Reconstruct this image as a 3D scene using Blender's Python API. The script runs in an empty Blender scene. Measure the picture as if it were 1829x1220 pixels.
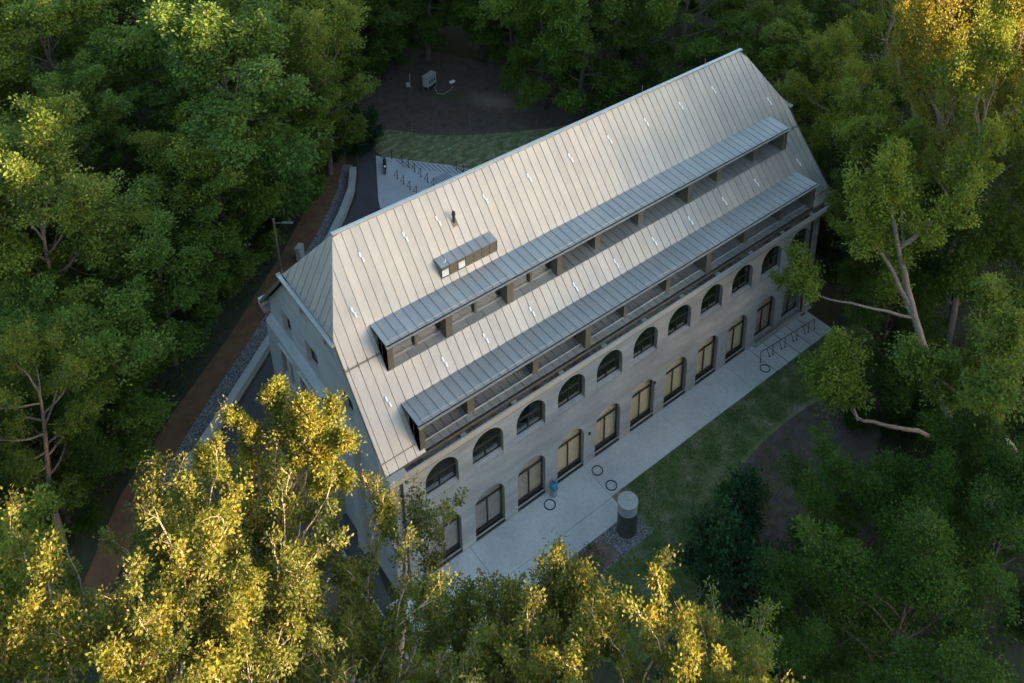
import bpy, bmesh, math, random
import numpy as np
from mathutils import Vector, Matrix
from mathutils.geometry import delaunay_2d_cdt

S = bpy.context.scene
COL = S.collection
R = math.radians

# ------------------------------------------------------------------ camera
def make_camera():
    cam = bpy.data.cameras.new("camera")
    cam.sensor_width = 36.0
    cam.lens = 33.47
    cam.shift_x = -0.00932
    cam.shift_y = -0.3665
    cam.clip_start = 0.5
    cam.clip_end = 3000
    o = bpy.data.objects.new("camera", cam)
    yaw, pitch, roll = R(37.08353), R(-23.7918), R(-0.70879)
    fw = Vector((math.cos(pitch)*math.sin(yaw), math.cos(pitch)*math.cos(yaw), math.sin(pitch)))
    r = fw.cross(Vector((0, 0, 1))).normalized()
    u = r.cross(fw)
    r2 = r*math.cos(roll) + u*math.sin(roll)
    u2 = -r*math.sin(roll) + u*math.cos(roll)
    m = Matrix((r2, u2, -fw)).transposed().to_4x4()
    m.translation = Vector((-14.65, -31.03, 52.19))
    o.matrix_world = m
    COL.objects.link(o)
    S.camera = o
make_camera()

# ------------------------------------------------------------------ light
SUN_AZ = R(146)        # clockwise from +Y
SUN_EL = R(3.2)
w = bpy.data.worlds.new("World"); S.world = w; w.use_nodes = True
nt = w.node_tree
bg = nt.nodes['Background']
sky = nt.nodes.new('ShaderNodeTexSky')
sky.sky_type = 'NISHITA'; sky.sun_disc = False
sky.sun_elevation = SUN_EL; sky.sun_rotation = SUN_AZ
sky.air_density = 1.0; sky.dust_density = 1.0; sky.ozone_density = 1.5
nt.links.new(sky.outputs[0], bg.inputs[0]); bg.inputs[1].default_value = 0.15
sl = bpy.data.lights.new("sun", 'SUN'); sl.energy = 3.7; sl.angle = R(0.6); sl.color = (1.0, 0.69, 0.34)
so = bpy.data.objects.new("sun", sl); COL.objects.link(so)
sd = Vector((math.sin(SUN_AZ)*math.cos(SUN_EL), math.cos(SUN_AZ)*math.cos(SUN_EL), math.sin(SUN_EL)))
so.rotation_euler = sd.to_track_quat('Z', 'Y').to_euler()
S.view_settings.view_transform = 'Standard'; S.view_settings.look = 'None'
S.view_settings.exposure = 3.38; S.view_settings.gamma = 1.0; S.view_settings.use_curve_mapping = False
S.render.engine = 'CYCLES'
S.cycles.max_bounces = 6; S.cycles.diffuse_bounces = 3; S.cycles.transparent_max_bounces = 8
S.cycles.use_denoising = True

# ------------------------------------------------------------------ helpers
def tag(o, label=None, cat=None, group=None, kind=None):
    if label: o['label'] = label
    if cat: o['category'] = cat
    if group: o['group'] = group
    if kind: o['kind'] = kind
    return o
def empty(name, loc=(0, 0, 0), label=None, cat=None, group=None, rz=0):
    o = bpy.data.objects.new(name, None); o.location = loc; o.rotation_euler = (0, 0, rz)
    o.empty_display_size = 0.3
    COL.objects.link(o)
    return tag(o, label, cat, group)
class MB:
    def __init__(s): s.v = []; s.f = []; s.smooth = False
    def add(s, vs, fs):
        n = len(s.v); s.v += [tuple(p) for p in vs]; s.f += [tuple(i+n for i in q) for q in fs]; return s
    def box(s, x0, x1, y0, y1, z0, z1):
        vs = [(x, y, z) for x in (x0, x1) for y in (y0, y1) for z in (z0, z1)]
        return s.add(vs, [(0, 1, 3, 2), (4, 6, 7, 5), (0, 4, 5, 1), (2, 3, 7, 6), (0, 2, 6, 4), (1, 5, 7, 3)])
    def hexa(s, b, t):   # bottom 4, top 4 (same order, ccw seen from top)
        return s.add(list(b)+list(t), [(3, 2, 1, 0), (4, 5, 6, 7), (0, 1, 5, 4), (1, 2, 6, 5), (2, 3, 7, 6), (3, 0, 4, 7)])
    def obox(s, a, b, wd, h, up=(0, 0, 1)):   # bar from a to b
        a = Vector(a); b = Vector(b); d = (b-a).normalized(); up = Vector(up)
        x = d.cross(up)
        if x.length < 1e-4: x = d.cross(Vector((1, 0, 0)))
        x.normalize(); y = x.cross(d)
        q = [a+x*i*wd/2+y*j*h/2 for i, j in ((-1, -1), (1, -1), (1, 1), (-1, 1))]
        p = [v+(b-a) for v in q]
        return s.add(q+p, [(3, 2, 1, 0), (4, 5, 6, 7), (0, 1, 5, 4), (1, 2, 6, 5), (2, 3, 7, 6), (3, 0, 4, 7)])
    def tube(s, pts, rad, n=8, cap=True):
        pts = [Vector(p) for p in pts]
        if not hasattr(rad, '__len__'): rad = [rad]*len(pts)
        base = len(s.v); ref = None
        for i, p in enumerate(pts):
            d = (pts[min(i+1, len(pts)-1)]-pts[max(i-1, 0)]).normalized()
            if ref is None: ref = Vector((1, 0, 0)) if abs(d.x) < .8 else Vector((0, 1, 0))
            x = (ref-d*ref.dot(d)).normalized(); ref = x; y = d.cross(x)
            for k in range(n):
                a = 2*math.pi*k/n
                s.v.append(tuple(p+(x*math.cos(a)+y*math.sin(a))*rad[i]))
        for i in range(len(pts)-1):
            for k in range(n):
                a = base+i*n+k; b = base+i*n+(k+1) % n
                s.f.append((a, b, b+n, a+n))
        if cap:
            s.f.append(tuple(base+k for k in reversed(range(n))))
            s.f.append(tuple(base+(len(pts)-1)*n+k for k in range(n)))
        return s
    def lathe(s, prof, c=(0, 0), n=32):  # prof list of (r,z)
        base = len(s.v)
        for r_, z in prof:
            for k in range(n):
                a = 2*math.pi*k/n; s.v.append((c[0]+r_*math.cos(a), c[1]+r_*math.sin(a), z))
        for i in range(len(prof)-1):
            for k in range(n):
                a = base+i*n+k; b = base+i*n+(k+1) % n
                s.f.append((a, b, b+n, a+n))
        s.f.append(tuple(base+k for k in reversed(range(n))))
        s.f.append(tuple(base+(len(prof)-1)*n+k for k in range(n)))
        return s
    def ring(s, c, r0, r1, z0, z1, n=40):
        base = len(s.v)
        for r_, z in ((r0, z0), (r0, z1), (r1, z1), (r1, z0)):
            for k in range(n):
                a = 2*math.pi*k/n; s.v.append((c[0]+r_*math.cos(a), c[1]+r_*math.sin(a), z))
        for i in range(4):
            for k in range(n):
                a = base+i*n+k; b = base+i*n+(k+1) % n; j = ((i+1) % 4-i)*n
                s.f.append((a, b, b+j, a+j))
        return s
    def mesh(s, name, mat, smooth=False):
        me = bpy.data.meshes.new(name); me.from_pydata(s.v, [], s.f)
        if mat: me.materials.append(mat)
        if smooth or s.smooth: me.polygons.foreach_set('use_smooth', [True]*len(me.polygons))
        me.update(); return me
    def build(s, name, mat, parent=None, smooth=False, bevel=0):
        o = bpy.data.objects.new(name, s.mesh(name, mat, smooth)); COL.objects.link(o)
        if parent: o.parent = parent
        if bevel:
            b = o.modifiers.new('bevel', 'BEVEL'); b.width = bevel; b.segments = 2; b.limit_method = 'ANGLE'
        return o
def inst(name, me, parent=None, loc=(0, 0, 0), rz=0, sc=1):
    o = bpy.data.objects.new(name, me); COL.objects.link(o); o.location = loc; o.rotation_euler = (0, 0, rz)
    o.scale = (sc, sc, sc)
    if parent: o.parent = parent
    return o
def copy_tree(root, loc, rz=0, sc=(1, 1, 1)):
    r = root.copy(); COL.objects.link(r); r.location = loc; r.rotation_euler = (0, 0, rz); r.scale = sc
    for ch in list(root.children):
        c = ch.copy(); COL.objects.link(c); c.parent = r
        for g in list(ch.children):
            d = g.copy(); COL.objects.link(d); d.parent = c
    return r

# ------------------------------------------------------------------ materials
def newmat(name):
    m = bpy.data.materials.new(name); m.use_nodes = True
    return m, m.node_tree, m.node_tree.nodes['Principled BSDF']
def N(t, k, **kw):
    n = t.nodes.new(k)
    for a, b in kw.items():
        if hasattr(n, a): setattr(n, a, b)
        else: n.inputs[a].default_value = b
    return n
def ramp(t, src, stops):
    r = t.nodes.new('ShaderNodeValToRGB'); e = r.color_ramp.elements
    while len(e) < len(stops): e.new(0.5)
    for i, (p, c) in enumerate(stops):
        e[i].position = p; e[i].color = (c[0], c[1], c[2], 1)
    t.links.new(src, r.inputs[0]); return r
def noise(t, scale, detail=6, rough=0.6, vec=None, stretch=None, obj=False):
    tc = t.nodes.new('ShaderNodeNewGeometry') if not obj else t.nodes.new('ShaderNodeTexCoord')
    src = tc.outputs['Position'] if not obj else tc.outputs['Object']
    if stretch:
        mp = t.nodes.new('ShaderNodeMapping'); mp.inputs['Scale'].default_value = stretch
        t.links.new(src, mp.inputs[0]); src = mp.outputs[0]
    n = N(t, 'ShaderNodeTexNoise'); n.inputs['Scale'].default_value = scale
    n.inputs['Detail'].default_value = detail; n.inputs['Roughness'].default_value = rough
    t.links.new(src, n.inputs['Vector']); return n
def mixc(t, a, b, fac, mode='MIX'):
    m = t.nodes.new('ShaderNodeMix'); m.data_type = 'RGBA'; m.blend_type = mode
    for sock, val in ((m.inputs[0], fac), (m.inputs[6], a), (m.inputs[7], b)):
        if isinstance(val, (int, float)): sock.default_value = val
        elif isinstance(val, tuple): sock.default_value = (*val, 1)
        else: t.links.new(val, sock)
    return m.outputs[2]
def bump(t, p, h, strength=0.3, dist=0.02):
    b = t.nodes.new('ShaderNodeBump'); b.inputs['Strength'].default_value = strength; b.inputs['Distance'].default_value = dist
    t.links.new(h, b.inputs['Height']); t.links.new(b.outputs[0], p.inputs['Normal'])
def simple(name, col, rough=0.6, metal=0.0, var=0.25, scale=4, spec=None):
    m, t, p = newmat(name)
    n = noise(t, scale, 5)
    c = ramp(t, n.outputs[0], [(0.3, tuple(x*(1-var) for x in col)), (0.7, tuple(min(1, x*(1+var)) for x in col))])
    t.links.new(c.outputs[0], p.inputs['Base Color'])
    p.inputs['Roughness'].default_value = rough; p.inputs['Metallic'].default_value = metal
    if spec is not None: p.inputs['Specular IOR Level'].default_value = spec
    return m

def mat_roof(name, col, rough=0.42, metal=0.35):
    m, t, p = newmat(name)
    oi = t.nodes.new('ShaderNodeObjectInfo')
    n1 = noise(t, 0.35, 4); n2 = noise(t, 5, 6, 0.7, stretch=(1, .25, .25))
    base = ramp(t, oi.outputs['Random'], [(0, tuple(x*.93 for x in col)), (1, tuple(x*1.06 for x in col))]).outputs[0]
    st = ramp(t, n1.outputs[0], [(0.35, (.88, .9, .93)), (0.65, (1.04, 1.02, 1.0))]).outputs[0]
    st2 = ramp(t, n2.outputs[0], [(0.3, (.93, .93, .93)), (0.7, (1.03, 1.03, 1.03))]).outputs[0]
    c = mixc(t, mixc(t, base, st, 1.0, 'MULTIPLY'), st2, 1.0, 'MULTIPLY')
    t.links.new(c, p.inputs['Base Color'])
    p.inputs['Roughness'].default_value = rough; p.inputs['Metallic'].default_value = metal
    bump(t, p, noise(t, 1.2, 2).outputs[0], 0.10, 0.02)
    return m
M = {}
M['roof'] = mat_roof('roof_metal', (0.405, 0.392, 0.368), 0.56, 0.62)
M['deck'] = simple('roof_deck', (0.06, 0.052, 0.045), 0.8)
M['seam'] = simple('seam_metal', (0.10, 0.09, 0.08), 0.5, 0.3)
M['cladding'] = mat_roof('brown_cladding', (0.15, 0.135, 0.105), 0.5, 0.3)
M['zincedge'] = simple('edge_metal', (0.42, 0.41, 0.39), 0.4, 0.5, 0.12)
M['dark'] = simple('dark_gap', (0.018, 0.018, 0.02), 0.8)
M['litter'] = None
M['frame'] = simple('window_frame', (0.055, 0.05, 0.045), 0.45, 0.4, 0.15)
M['white'] = simple('white_clip', (0.8, 0.8, 0.8), 0.4, 0.0, 0.03)
M['steel'] = simple('steel', (0.35, 0.36, 0.37), 0.4, 0.7, 0.15, 12)
M['black'] = simple('black_paint', (0.02, 0.02, 0.022), 0.4, 0.0, 0.2)
M['wood'] = simple('pole_wood', (0.12, 0.075, 0.045), 0.85, 0, 0.3, 14)
M['blue'] = simple('blue_bag', (0.02, 0.17, 0.32), 0.35, 0, 0.35, 9)
M['dull_white'] = simple('cabinet_white', (0.42, 0.42, 0.36), 0.6, 0, 0.15)  # plain matt off-white, no emission
def mat_concrete(name, lo, hi, course=True, streak=True, rough=0.85, fine=1.0):
    m, t, p = newmat(name)
    n1 = noise(t, 0.7, 6, 0.6, stretch=(.5, .5, 1.6))
    n2 = noise(t, 9, 10, 0.8, stretch=(.5, .5, 2.4))
    n3 = noise(t, 30, 4, 0.8)
    c = ramp(t, n1.outputs[0], [(0.3, lo), (0.7, hi)]).outputs[0]
    c = mixc(t, c, ramp(t, n2.outputs[0], [(0.3, (.5, .5, .5)), (0.47, (.95, .95, .96)), (0.75, (1.2, 1.19, 1.18))]).outputs[0], 0.8*fine, 'MULTIPLY')
    c = mixc(t, c, ramp(t, n3.outputs[0], [(0.3, (.85, .85, .85)), (0.7, (1.1, 1.1, 1.1))]).outputs[0], 0.7, 'MULTIPLY')
    hts = n2.outputs[0]
    if course:
        g = t.nodes.new('ShaderNodeNewGeometry'); sp = t.nodes.new('ShaderNodeSeparateXYZ'); t.links.new(g.outputs['Position'], sp.inputs[0])
        wob = noise(t, 0.8, 3)
        ad = N(t, 'ShaderNodeMath', operation='MULTIPLY_ADD'); ad.inputs[1].default_value = 0.10; t.links.new(wob.outputs[0], ad.inputs[0]); t.links.new(sp.outputs[2], ad.inputs[2])
        dv = N(t, 'ShaderNodeMath', operation='DIVIDE'); t.links.new(ad.outputs[0], dv.inputs[0]); dv.inputs[1].default_value = 0.62
        fr = N(t, 'ShaderNodeMath', operation='FRACT'); t.links.new(dv.outputs[0], fr.inputs[0])
        br = noise(t, 1.7, 4, stretch=(.5, .5, 1))
        line = ramp(t, fr.outputs[0], [(0.0, (.60, .60, .60)), (0.035, (.72, .72, .72)), (0.07, (1, 1, 1)), (1.0, (.96, .96, .96))]).outputs[0]
        lf = ramp(t, br.outputs[0], [(0.42, (0, 0, 0)), (0.6, (.9, .9, .9))]).outputs[0]
        c = mixc(t, c, mixc(t, c, line, 1.0, 'MULTIPLY'), lf)
    t.links.new(c, p.inputs['Base Color']); p.inputs['Roughness'].default_value = rough
    bump(t, p, hts, 0.35, 0.03)
    return m
M['concrete'] = mat_concrete('rammed_concrete', (0.225, 0.232, 0.24), (0.365, 0.372, 0.38))
M['gable'] = mat_concrete('smooth_gable_plaster', (0.235, 0.245, 0.25), (0.31, 0.32, 0.325), course=False, fine=0.4)
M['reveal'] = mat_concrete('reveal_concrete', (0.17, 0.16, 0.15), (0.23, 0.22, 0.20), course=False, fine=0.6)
M['paving'] = mat_concrete('pale_paving', (0.40, 0.40, 0.40), (0.53, 0.53, 0.52), course=False, fine=0.75)
M['patio'] = mat_concrete('patio_slab', (0.36, 0.37, 0.38), (0.44, 0.45, 0.46), course=False, fine=0.4)
M['coping'] = mat_concrete('coping_concrete', (0.30, 0.29, 0.27), (0.38, 0.37, 0.35), course=False, fine=0.5)
def mat_ground(name, stops, scale=1.5, detail=8, fine=20, fcol=(.6, 1.3), bstr=0.6, rough=0.95, stretch=None):
    m, t, p = newmat(name)
    n1 = noise(t, scale, detail, 0.65, stretch=stretch)
    n2 = noise(t, fine, 5, 0.8)
    c = ramp(t, n1.outputs[0], stops).outputs[0]
    c = mixc(t, c, ramp(t, n2.outputs[0], [(0.3, (fcol[0],)*3), (0.7, (fcol[1],)*3)]).outputs[0], 1.0, 'MULTIPLY')
    t.links.new(c, p.inputs['Base Color']); p.inputs['Roughness'].default_value = rough
    bump(t, p, n2.outputs[0], bstr, 0.05); return m
M['floor'] = mat_ground('forest_floor', [(0.3, (.020, .018, .010)), (0.5, (.035, .035, .016)), (0.7, (.03, .045, .015))])
M['lawn'] = mat_ground('lawn_grass', [(0.34, (.05, .085, .022)), (0.47, (.09, .135, .035)), (0.56, (.15, .165, .075)), (0.68, (.27, .25, .17))], 0.8, 9, 9)
M['back_lawn'] = mat_ground('back_lawn_grass', [(0.34, (.06, .09, .022)), (0.5, (.13, .145, .06)), (0.64, (.26, .24, .15))], 0.9, 9, 9, stretch=(1.3, 1.9, 1))
M['bed'] = mat_ground('bed_soil', [(0.3, (.05, .04, .033)), (0.55, (.10, .078, .064)), (0.8, (.13, .10, .085))], 1.6)
M['soil'] = mat_ground('bare_soil', [(0.3, (.05, .036, .028)), (0.6, (.095, .07, .056)), (0.8, (.06, .062, .032))], 1.2)
def soil_patch(m, cx, cy, rot, rx, ry, col):
    t = m.node_tree; p = t.nodes['Principled BSDF']; old = p.inputs['Base Color'].links[0].from_socket
    g = t.nodes.new('ShaderNodeNewGeometry'); mp = t.nodes.new('ShaderNodeMapping'); mp.vector_type = 'TEXTURE'
    mp.inputs['Location'].default_value = (cx, cy, 0); mp.inputs['Rotation'].default_value = (0, 0, rot); mp.inputs['Scale'].default_value = (rx, ry, 1)
    t.links.new(g.outputs['Position'], mp.inputs[0])
    ln = t.nodes.new('ShaderNodeVectorMath'); ln.operation = 'LENGTH'; t.links.new(mp.outputs[0], ln.inputs[0])
    nz = noise(t, 1.3, 8, .7); ad = N(t, 'ShaderNodeMath', operation='MULTIPLY_ADD'); ad.inputs[1].default_value = 1.5; t.links.new(nz.outputs[0], ad.inputs[0]); t.links.new(ln.outputs['Value'], ad.inputs[2])
    f = ramp(t, ad.outputs[0], [(0.0, (1, 1, 1)), (1.0, (0, 0, 0))]); sc = N(t, 'ShaderNodeMath', operation='SUBTRACT'); sc.inputs[1].default_value = 0.95
    t.links.new(ad.outputs[0], sc.inputs[0]); t.links.new(sc.outputs[0], f.inputs[0])
    t.links.new(mixc(t, old, col, f.outputs[0]), p.inputs['Base Color'])
soil_patch(M['soil'], 33.6, 37.9, R(-56), 3.6, 1.7, (.19, .135, .10))
soil_patch(M['soil'], 30.5, 41.5, R(-50), 2.6, 1.2, (.05, .06, .02))
M['orange'] = mat_ground('orange_earth', [(0.3, (.085, .045, .022)), (0.6, (.16, .085, .040)), (0.8, (.08, .065, .03))], 1.0)
M['patch'] = mat_ground('pale_earth', [(0.3, (.10, .065, .045)), (0.7, (.22, .155, .11))], 2.5, 8, 14, (.5, 1.4))
M['asphalt'] = mat_ground('asphalt', [(0.3, (.045, .042, .045)), (0.7, (.068, .062, .064))], 0.8, 6, 40, (.8, 1.2), .2, .85, (1, .3, 1))
def mat_gravel():
    m, t, p = newmat('gravel')
    g = t.nodes.new('ShaderNodeNewGeometry'); v = N(t, 'ShaderNodeTexVoronoi'); v.inputs['Scale'].default_value = 14
    t.links.new(g.outputs['Position'], v.inputs['Vector'])
    c = ramp(t, v.outputs['Color'], [(0.1, (.10, .095, .09)), (0.5, (.28, .27, .27)), (0.9, (.5, .49, .48))]).outputs[0]
    c = mixc(t, c, ramp(t, v.outputs['Distance'], [(0.0, (1, 1, 1)), (0.7, (.35, .35, .35))]).outputs[0], 1.0, 'MULTIPLY')
    t.links.new(c, p.inputs['Base Color']); p.inputs['Roughness'].default_value = 0.9
    iv = N(t, 'ShaderNodeMath', operation='SUBTRACT'); iv.inputs[0].default_value = 1; t.links.new(v.outputs['Distance'], iv.inputs[1])
    bump(t, p, iv.outputs[0], 0.9, 0.05); return m
M['gravel'] = mat_gravel()
M['grass'] = None
M['litter'] = mat_ground('gutter_litter', [(0.42, (.13, .115, .10)), (0.52, (.11, .08, .065)), (0.60, (.05, .022, .016)), (0.7, (.02, .015, .012))], 1.3, 8, 14)
def mat_glass(name, refl=0.55, tint=(.5, .55, .5)):
    m = bpy.data.materials.new(name); m.use_nodes = True; t = m.node_tree; t.nodes.clear()
    out = t.nodes.new('ShaderNodeOutputMaterial'); mx = t.nodes.new('ShaderNodeMixShader')
    tr = t.nodes.new('ShaderNodeBsdfTransparent'); tr.inputs[0].default_value = (*tint, 1)
    gl = t.nodes.new('ShaderNodeBsdfGlossy'); gl.inputs['Roughness'].default_value = 0.02; gl.inputs[0].default_value = (.9, .93, .92, 1)
    lw = t.nodes.new('ShaderNodeLayerWeight'); lw.inputs[0].default_value = 0.5
    mr = t.nodes.new('ShaderNodeMapRange'); mr.inputs[3].default_value = refl*0.55; mr.inputs[4].default_value = min(1, refl*1.5)
    t.links.new(lw.outputs['Fresnel'], mr.inputs[0]); t.links.new(mr.outputs[0], mx.inputs[0])
    nz = noise(t, 0.8, 2); b = t.nodes.new('ShaderNodeBump'); b.inputs['Strength'].default_value = 0.03; b.inputs['Distance'].default_value = 0.05
    t.links.new(nz.outputs[0], b.inputs['Height']); t.links.new(b.outputs[0], gl.inputs['Normal'])
    t.links.new(tr.outputs[0], mx.inputs[1]); t.links.new(gl.outputs[0], mx.inputs[2]); t.links.new(mx.outputs[0], out.inputs[0])
    return m
M['glass'] = mat_glass('window_glass', 0.5)
M['glass_low'] = mat_glass('door_glass', 0.16, (.95, .95, .92))
M['curtain'] = simple('beige_curtain', (0.62, 0.50, 0.32), 0.9, 0, 0.1, 3)
M['curtain_brown'] = simple('brown_curtain', (0.40, 0.31, 0.24), 0.9, 0, 0.15, 3)
M['curtain_grey'] = simple('grey_curtain', (0.26, 0.235, 0.23), 0.9, 0, 0.15, 3)
M['interior'] = simple('interior', (0.10, 0.085, 0.07), 0.8)

def mat_leaf(name, c0, c1, c2, trans=0.35):
    m = bpy.data.materials.new(name); m.use_nodes = True; t = m.node_tree; t.nodes.clear()
    out = t.nodes.new('ShaderNodeOutputMaterial'); mx = t.nodes.new('ShaderNodeMixShader'); mx.inputs[0].default_value = trans
    df = t.nodes.new('ShaderNodeBsdfPrincipled'); tl = t.nodes.new('ShaderNodeBsdfTranslucent')
    df.inputs['Roughness'].default_value = 0.5; df.inputs['Specular IOR Level'].default_value = 0.12
    at = t.nodes.new('ShaderNodeAttribute'); at.attribute_name = 'tone'
    oi = t.nodes.new('ShaderNodeObjectInfo')
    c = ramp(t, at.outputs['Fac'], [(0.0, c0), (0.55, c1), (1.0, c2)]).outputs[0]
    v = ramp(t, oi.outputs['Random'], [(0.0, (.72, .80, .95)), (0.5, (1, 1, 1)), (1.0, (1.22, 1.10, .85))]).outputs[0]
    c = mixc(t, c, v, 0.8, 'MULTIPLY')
    tc = mixc(t, c, (1.5, 1.35, .6), 1.0, 'MULTIPLY')
    t.links.new(c, df.inputs['Base Color']); t.links.new(tc, tl.inputs[0])
    t.links.new(df.outputs[0], mx.inputs[1]); t.links.new(tl.outputs[0], mx.inputs[2]); t.links.new(mx.outputs[0], out.inputs[0])
    return m
M['leaf_beech'] = mat_leaf('beech_leaves', (.045, .090, .016), (.090, .155, .024), (.155, .21, .04))
M['leaf_maple'] = mat_leaf('maple_leaves', (.055, .10, .016), (.12, .175, .026), (.19, .225, .04))
M['leaf_ash'] = mat_leaf('ash_leaves', (.06, .10, .018), (.12, .17, .025), (.20, .22, .035), 0.4)
M['leaf_gold'] = mat_leaf('golden_leaves', (.055, .085, .02), (.115, .14, .028), (.26, .215, .045), 0.42)
M['leaf_fine'] = mat_leaf('fine_dark_leaves', (.022, .052, .008), (.040, .086, .011), (.072, .12, .016))
M['leaf_fir'] = mat_leaf('blue_green_needles', (.014, .04, .016), (.024, .062, .024), (.04, .085, .028))
M['grass'] = mat_leaf('grass_blades', (.06, .10, .025), (.10, .15, .045), (.22, .22, .12), .2)
M['bark'] = simple('bark', (0.17, 0.135, 0.11), 0.9, 0, 0.4, 9)
M['bark_pale'] = simple('pale_bark', (0.33, 0.25, 0.19), 0.9, 0, 0.3, 9)
M['bark_dark'] = simple('dark_bark', (0.085, 0.065, 0.05), 0.95, 0, 0.4, 6)

# ------------------------------------------------------------------ terrain
def smooth(a, b, x):
    t = np.clip((x-a)/(b-a), 0, 1); return t*t*(3-2*t)
def make_ground():
    # finer near the scene, coarse to the horizon
    def axis(): 
        a = [-1500, -1100, -800, -600, -450, -350, -280, -230, -190, -160, -135, -115, -100, -88, -76, -66, -56, -48]
        b = [i*4.0 for i in range(-10, 31)]
        c = [128, 140, 155, 175, 200, 240, 300, 380, 480, 600, 800, 1100, 1500]
        return np.array(a+b+c, float)
    xs = axis(); ys = axis()
    X, Y = np.meshgrid(xs, ys, indexing='ij')
    az = SUN_AZ; d = (X-10)*math.sin(az)+(Y-0)*math.cos(az)      # metres towards the low sun
    Z = SHADE_HILL*smooth(90, 210, d)*(1-0.25*smooth(500, 1400, d))
    far = np.hypot(X-15, Y-10)
    Z += 2.5*smooth(60, 160, far)*np.sin(X*.021+1)*np.cos(Y*.017)
    dl = -(X-0)*0.8+(Y-10)*0.6                                    # added unseen rise, left and behind; darkens what the hip roof reflects
    Z += 75*smooth(48, 175, dl)*(1-0.3*smooth(400, 1200, dl))
    n = len(ys); V = np.stack([X.ravel(), Y.ravel(), Z.ravel()], -1)
    F = [(i*n+j, (i+1)*n+j, (i+1)*n+j+1, i*n+j+1) for i in range(len(xs)-1) for j in range(n-1)]
    me = bpy.data.meshes.new('ground'); me.from_pydata(V.tolist(), [], F); me.materials.append(M['floor'])
    me.polygons.foreach_set('use_smooth', [True]*len(me.polygons)); me.update()
    o = bpy.data.objects.new('ground', me); COL.objects.link(o); o.location.z = -0.03; o['kind'] = 'structure'
SHADE_HILL = 31.9  # unseen hill, height set so its shadow covers the building
make_ground()
def sheet(name, pts, z, mat, kind='structure', th=0.0, parent=None):
    b = MB(); n = len(pts)
    b.add([(x, y, z) for x, y in pts], [tuple(range(n))])
    if th:
        b.add([(x, y, z-th) for x, y in pts], [])
        for i in range(n): b.f.append((i, i+n, (i+1) % n+n, (i+1) % n))
    o = b.build(name, mat, parent)
    if kind: o['kind'] = kind
    return o
def smooth_poly(pts, it=2):
    for _ in range(it):
        q = []
        for i in range(len(pts)):
            a = pts[i]; b = pts[(i+1) % len(pts)]
            q += [(a[0]*.75+b[0]*.25, a[1]*.75+b[1]*.25), (a[0]*.25+b[0]*.75, a[1]*.25+b[1]*.75)]
        pts = q
    return pts
# front lawn, planting bed, gravel
sheet('front_lawn', smooth_poly([(12.5, -2.2), (36, -2.2), (37, -5), (33, -6.5), (28, -5.7), (24, -5.6), (20.5, -6.0), (17.5, -7.2), (15, -9.0), (12, -10.5), (6, -10.5), (6, -2.2)], 2), -0.014, M['lawn'])
sheet('planting_bed', smooth_poly([(26, -5.2), (30, -5.8), (33, -8), (28, -11), (20, -11), (13, -13), (9, -13), (12, -10.8), (15, -9), (18, -6.8), (22, -5.5)], 2), -0.020, M['bed'])
# back: grass, soil slope, road, earth strip
sheet('back_lawn', smooth_poly([(20.2, 41.6), (19.3, 37.6), (21, 33.5), (24, 29), (28, 24), (40, 22), (42, 27), (37, 29.5), (33.0, 31.5), (29, 33.8), (25.5, 36.2), (22.6, 40.0)], 1), -0.012, M['back_lawn'])
sheet('soil_slope', smooth_poly([(19.5, 40), (22, 44), (21, 56), (26, 62), (34, 52), (40, 40), (44, 30), (42, 22), (30, 24), (24, 34)], 2), -0.018, M['soil'])
sheet('asphalt_road', [(21.9, 58), (22.2, 50), (21.9, 45.2), (20.9, 40.8), (19.55, 37.5), (17.6, 33.7), (16.1, 30.8), (15.0, 28), (15.0, 15.2), (0.2, 15.2), (0.2, 4), (-1.2, -3), (-6.5, -6), (-9, 4), (-5.6, 14.5), (-2.6, 16.9), (1.9, 20.7), (10.6, 28.1), (12.8, 30.4), (14.8, 32.4), (16.6, 35.4), (18.4, 39.5), (19.9, 44.5), (20.2, 50), (19.6, 58)], -0.004, M['asphalt'])
sheet('earth_path', [(18.0, 40.5), (16.2, 37), (13.8, 33.9), (11.6, 31.4), (9.4, 29.4), (1.0, 22.4), (-4.2, 18.4), (-8.5, 14.8), (-14, 8), (-15.5, 8.8), (-10.3, 15.6), (-5.4, 19.9), (-0.1, 23.9), (6.9, 30.0), (10.6, 33.8), (14.8, 39.0)], 0.006, M['orange'])
sheet('gravel_strip', [(16.9, 37.0), (14.5, 33.4), (12.3, 31.1), (10.2, 29.1), (1.6, 21.7), (-3.3, 17.7), (-7.4, 14.2), (-8.6, 14.8), (-4.3, 18.5), (0.9, 22.6), (9.3, 29.6), (11.4, 31.7), (13.7, 34.1), (16.2, 37.6)], 0.012, M['gravel'])

# paving
pav = empty('pavement'); pav['kind'] = 'structure'
def slab(x0, x1, y0, y1, g=0.012):
    MB().box(x0+g, x1-g, y0+g, y1-g, -0.25, 0.002).build('slab', M['paving'], pav)
for a, b in ((-0.9, 4.6), (4.6, 13.1)):
    slab(a, b, -2.69, -0.008); slab(a, b, -4.03, -2.69)
slab(13.1, 19.6, -2.62, -0.008, .006); slab(19.6, 26.0, -2.60, -0.008, .006); slab(26.0, 28.43, -2.60, -0.008, 0.012)
for a, b in ((28.43, 29.72), (29.72, 30.99), (30.99, 32.27), (32.27, 33.5), (33.5, 34.75)): slab(a, b, -2.62, -0.008, 0.036)
MB().box(-1, 34.8, -2.5, -0.1, -0.28, -0.06).build('joint_bed', M['dark'], pav)
MB().box(-0.95, 13.05, -3.95, -2.6, -0.28, -0.06).build('joint_bed', M['dark'], pav)
pat = empty('patio'); pat['kind'] = 'structure'
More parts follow.
